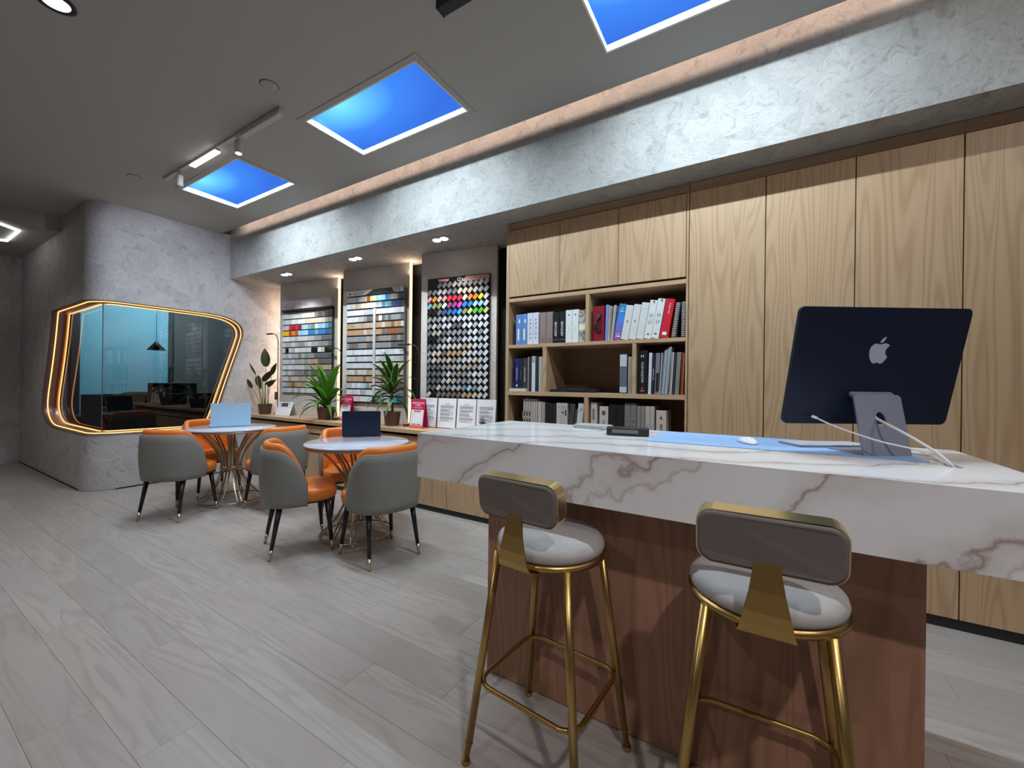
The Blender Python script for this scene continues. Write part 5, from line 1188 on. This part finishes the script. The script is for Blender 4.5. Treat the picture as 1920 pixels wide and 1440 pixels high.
# ---------------------------------------------------------------- bar stools
def make_stool(lab):
    t = thing('bar_stool', lab, 'stool', (0, 0, 0), 0, 'gold bar stools')
    rs = .173
    bm = B(); lathe(bm, [(0, .700), (rs - .01, .700), (rs - .001, .706), (rs + .002, .718), (rs - .002, .732), (rs - .018, .745), (rs - .06, .752), (0, .755)], 48); obj('seat', bm, M_velvet, t)
    bm = B(); lathe(bm, [(rs - .02, .684), (rs + .004, .684), (rs + .005, .700), (rs - .02, .701)], 48, caps=False); lathe(bm, [(0, .688), (rs - .015, .688), (rs - .015, .692), (0, .692)], 40); obj('seat_ring', bm, M_gold, t)
    legs = []
    for sx, sy in ((-1, -1), (1, -1), (1, 1), (-1, 1)):
        a = Vector((sx * .125, sy * .118, .688)); b = Vector((sx * .200, sy * .182, 0)); legs.append((a, b))
        bm = B(); m = a.lerp(b, .90); e = b + Vector((0, 0, .012)); tube(bm, [a, m], .0125, 14); lg = obj('leg', bm, M_gold, t)
        bm = B(); tube(bm, [m, m.lerp(e, .04), m.lerp(e, .05), e], [.0140, .0140, .0112, .0105], 14); tube(bm, [e, b], [.0150, .0150], 14); obj('foot_cap', bm, M_gold, lg)
    zr = .262; cs = [a.lerp(b, (.688 - zr) / .688) for a, b in legs]; pts = []
    cen = Vector((0, 0, zr)); rc = .055; hx_, hy_ = abs(cs[0].x) + .004, abs(cs[0].y) + .004
    pts = [(x, y, zr) for x, y in rrect(hx_ * 2, hy_ * 2, rc, 8)]
    bm = B(); tube(bm, pts, .0078, 10, True); obj('footrest_ring', bm, M_gold, t)
    # backrest
    bw, bh = .282, .126; yb = -.190; zb = .893; tl = R(7)
    Mb = Matrix.Translation((0, yb, zb)) @ Matrix.Rotation(R(90) + tl, 4, 'X')
    def curve(bm):
        for v in bm.verts: v.co.y += 1.0 * v.co.x ** 2 * .55
    bm = B(); prism(bm, rrect(bw, bh, .034, 6), -.022, .022, Mb)
    curve(bm); obj('back_band', bm, M_goldlite, t)
    for nm, z0, z1, mat in (('back_cushion', .0221, .029, M_velvet_shade), ('front_cushion', -.036, -.0221, M_velvet)):
        bm = B()
        o2 = rrect(bw - .006, bh - .006, .032, 6); o3 = rrect(bw - .020, bh - .020, .026, 6)
        rg = [[Mb @ Vector((x, y, z)) for x, y in oo] for oo, z in ((o2, z0), (o2, (z0 + z1) / 2), (o3, z1))] if z0 > 0 else [[Mb @ Vector((x, y, z)) for x, y in oo] for oo, z in ((o3, z0), (o2, (z0 + z1) / 2), (o2, z1))]
        loft(bm, rg); curve(bm); obj(nm, bm, mat, t)
    # strap
    bm = B(); path = [(-.10, .680, .060), (-.150, .678, .060), (-.185, .682, .058), (-.205, .694, .055), (-.213, .715, .050), (-.215, .745, .044), (-.212, .79, .034), (-.205, .84, .026), (-.200, .885, .024)]
    rings = []
    for k, (y, z, hw) in enumerate(path):
        p0 = Vector(path[max(0, k - 1)][:2]); p1 = Vector(path[min(len(path) - 1, k + 1)][:2]); tdir = (p1 - p0).normalized(); nn = Vector((-tdir.y, tdir.x)) * .0018
        rings.append([(-hw, y - nn.x, z - nn.y), (hw, y - nn.x, z - nn.y), (hw, y + nn.x, z + nn.y), (-hw, y + nn.x, z + nn.y)])
    loft(bm, rings, smooth=False); obj('strap', bm, M_gold, t)
    return t
s1 = make_stool('gold bar stool with grey velvet seat, nearer the round tables'); s1.location = (-.585, 1.222, 0); s1.rotation_euler = (0, 0, R(-5))
s2 = copy_tree(s1); s2['label'] = 'gold bar stool with grey velvet seat, in front of the computer'; s2.location = (.015, 1.239, 0); s2.rotation_euler = (0, 0, R(1))
# ---------------------------------------------------------------- office seen through the glass
t = thing('office_desk', 'dark office desk behind the smoked glass', 'desk', (-7.7, 2.35, 0))
bm = B(); box2(bm, -.4, .4, -.7, .7, .70, .73, .004); obj('desk_top', bm, M_black, t)
bm = B(); box2(bm, .40, .425, -.78, .68, .02, 1.03, .003); obj('added_dark_sheet', bm, M_black, t)  # black sheet added so the lower office looks dark
for sx in (-1, 1):
    for sy in (-1, 1):
        bm = B(); box2(bm, sx * .36 - .02, sx * .36 + .02, sy * .64 - .02, sy * .64 + .02, 0, .70); obj('leg', bm, M_black, t)
for y, w_, lab in ((2.62, .60, 'black monitor on the office desk behind the glass'), ):
    t = thing('office_monitor', lab, 'monitor', (-7.6, y, .73), R(90))
    bm = B(); box2(bm, -w_ / 2, w_ / 2, -.012, .012, .10, .45, .004); obj('screen', bm, M_black, t)
    bm = B(); box2(bm, -.02, .02, .01, .03, 0, .3); box2(bm, -.11, .11, -.06, .1, 0, .012, .003); obj('stand', bm, M_black, t)
t = thing('office_chair', 'pale-backed office chair behind the smoked glass', 'chair', (-8.62, 2.50, 0), R(80))
bm = B(); prism(bm, rrect(.46, .50, .08), -.03, .03, Matrix.Translation((0, -.22, .78)) @ Matrix.Rotation(R(90), 4, 'X'), bev=.01); obj('backrest', bm, plain('chair_grey', (.22, .20, .19), .6), t)
bm = B(); prism(bm, rrect(.48, .46, .06), .42, .48, None, bev=.01); obj('seat', bm, M_black, t)
bm = B(); tube(bm, [(0, 0, .08), (0, 0, .42)], .03, 10); tube(bm, [(0, -.2, .46), (0, -.25, .6)], .02, 8); obj('column', bm, M_black, t)
for k in range(5):
    a = 2 * PI * k / 5; bm = B(); tube(bm, [(0, 0, .09), (.28 * math.cos(a), .28 * math.sin(a), .05)], [.022, .014], 8); lathe(bm, [(0, 0), (.022, .006), (.026, .025), (.02, .045), (0, .05)], 10, (.28 * math.cos(a), .28 * math.sin(a), 0)); obj('leg', bm, M_black, t)
t = thing('pendant_lamp', 'small black cone pendant hanging behind the smoked glass', 'pendant lamp', (-8.25, 2.62, 0))
bm = B(); lathe(bm, [(.012, 1.84), (.018, 1.83), (.12, 1.70), (.116, 1.70), (.012, 1.82)], 24, caps=False); obj('shade', bm, M_black, t)
bm = B(); tube(bm, [(0, 0, 1.83), (0, 0, 2.95)], .003, 6); obj('cord', bm, M_black, t)

# ---------------------------------------------------------------- lettering becomes plain mesh
bpy.context.view_layer.update(); dg = bpy.context.evaluated_depsgraph_get()
for o in [o for o in sc.objects if o.type == 'FONT']:
    me = bpy.data.meshes.new_from_object(o.evaluated_get(dg)); n_ = o.name.split('.')[0]
    m = bpy.data.objects.new('lettering', me); COL.objects.link(m); m.parent = o.parent; m.matrix_local = o.matrix_local.copy(); m.name = n_.replace('_text', '_lettering')
    bpy.data.objects.remove(o)
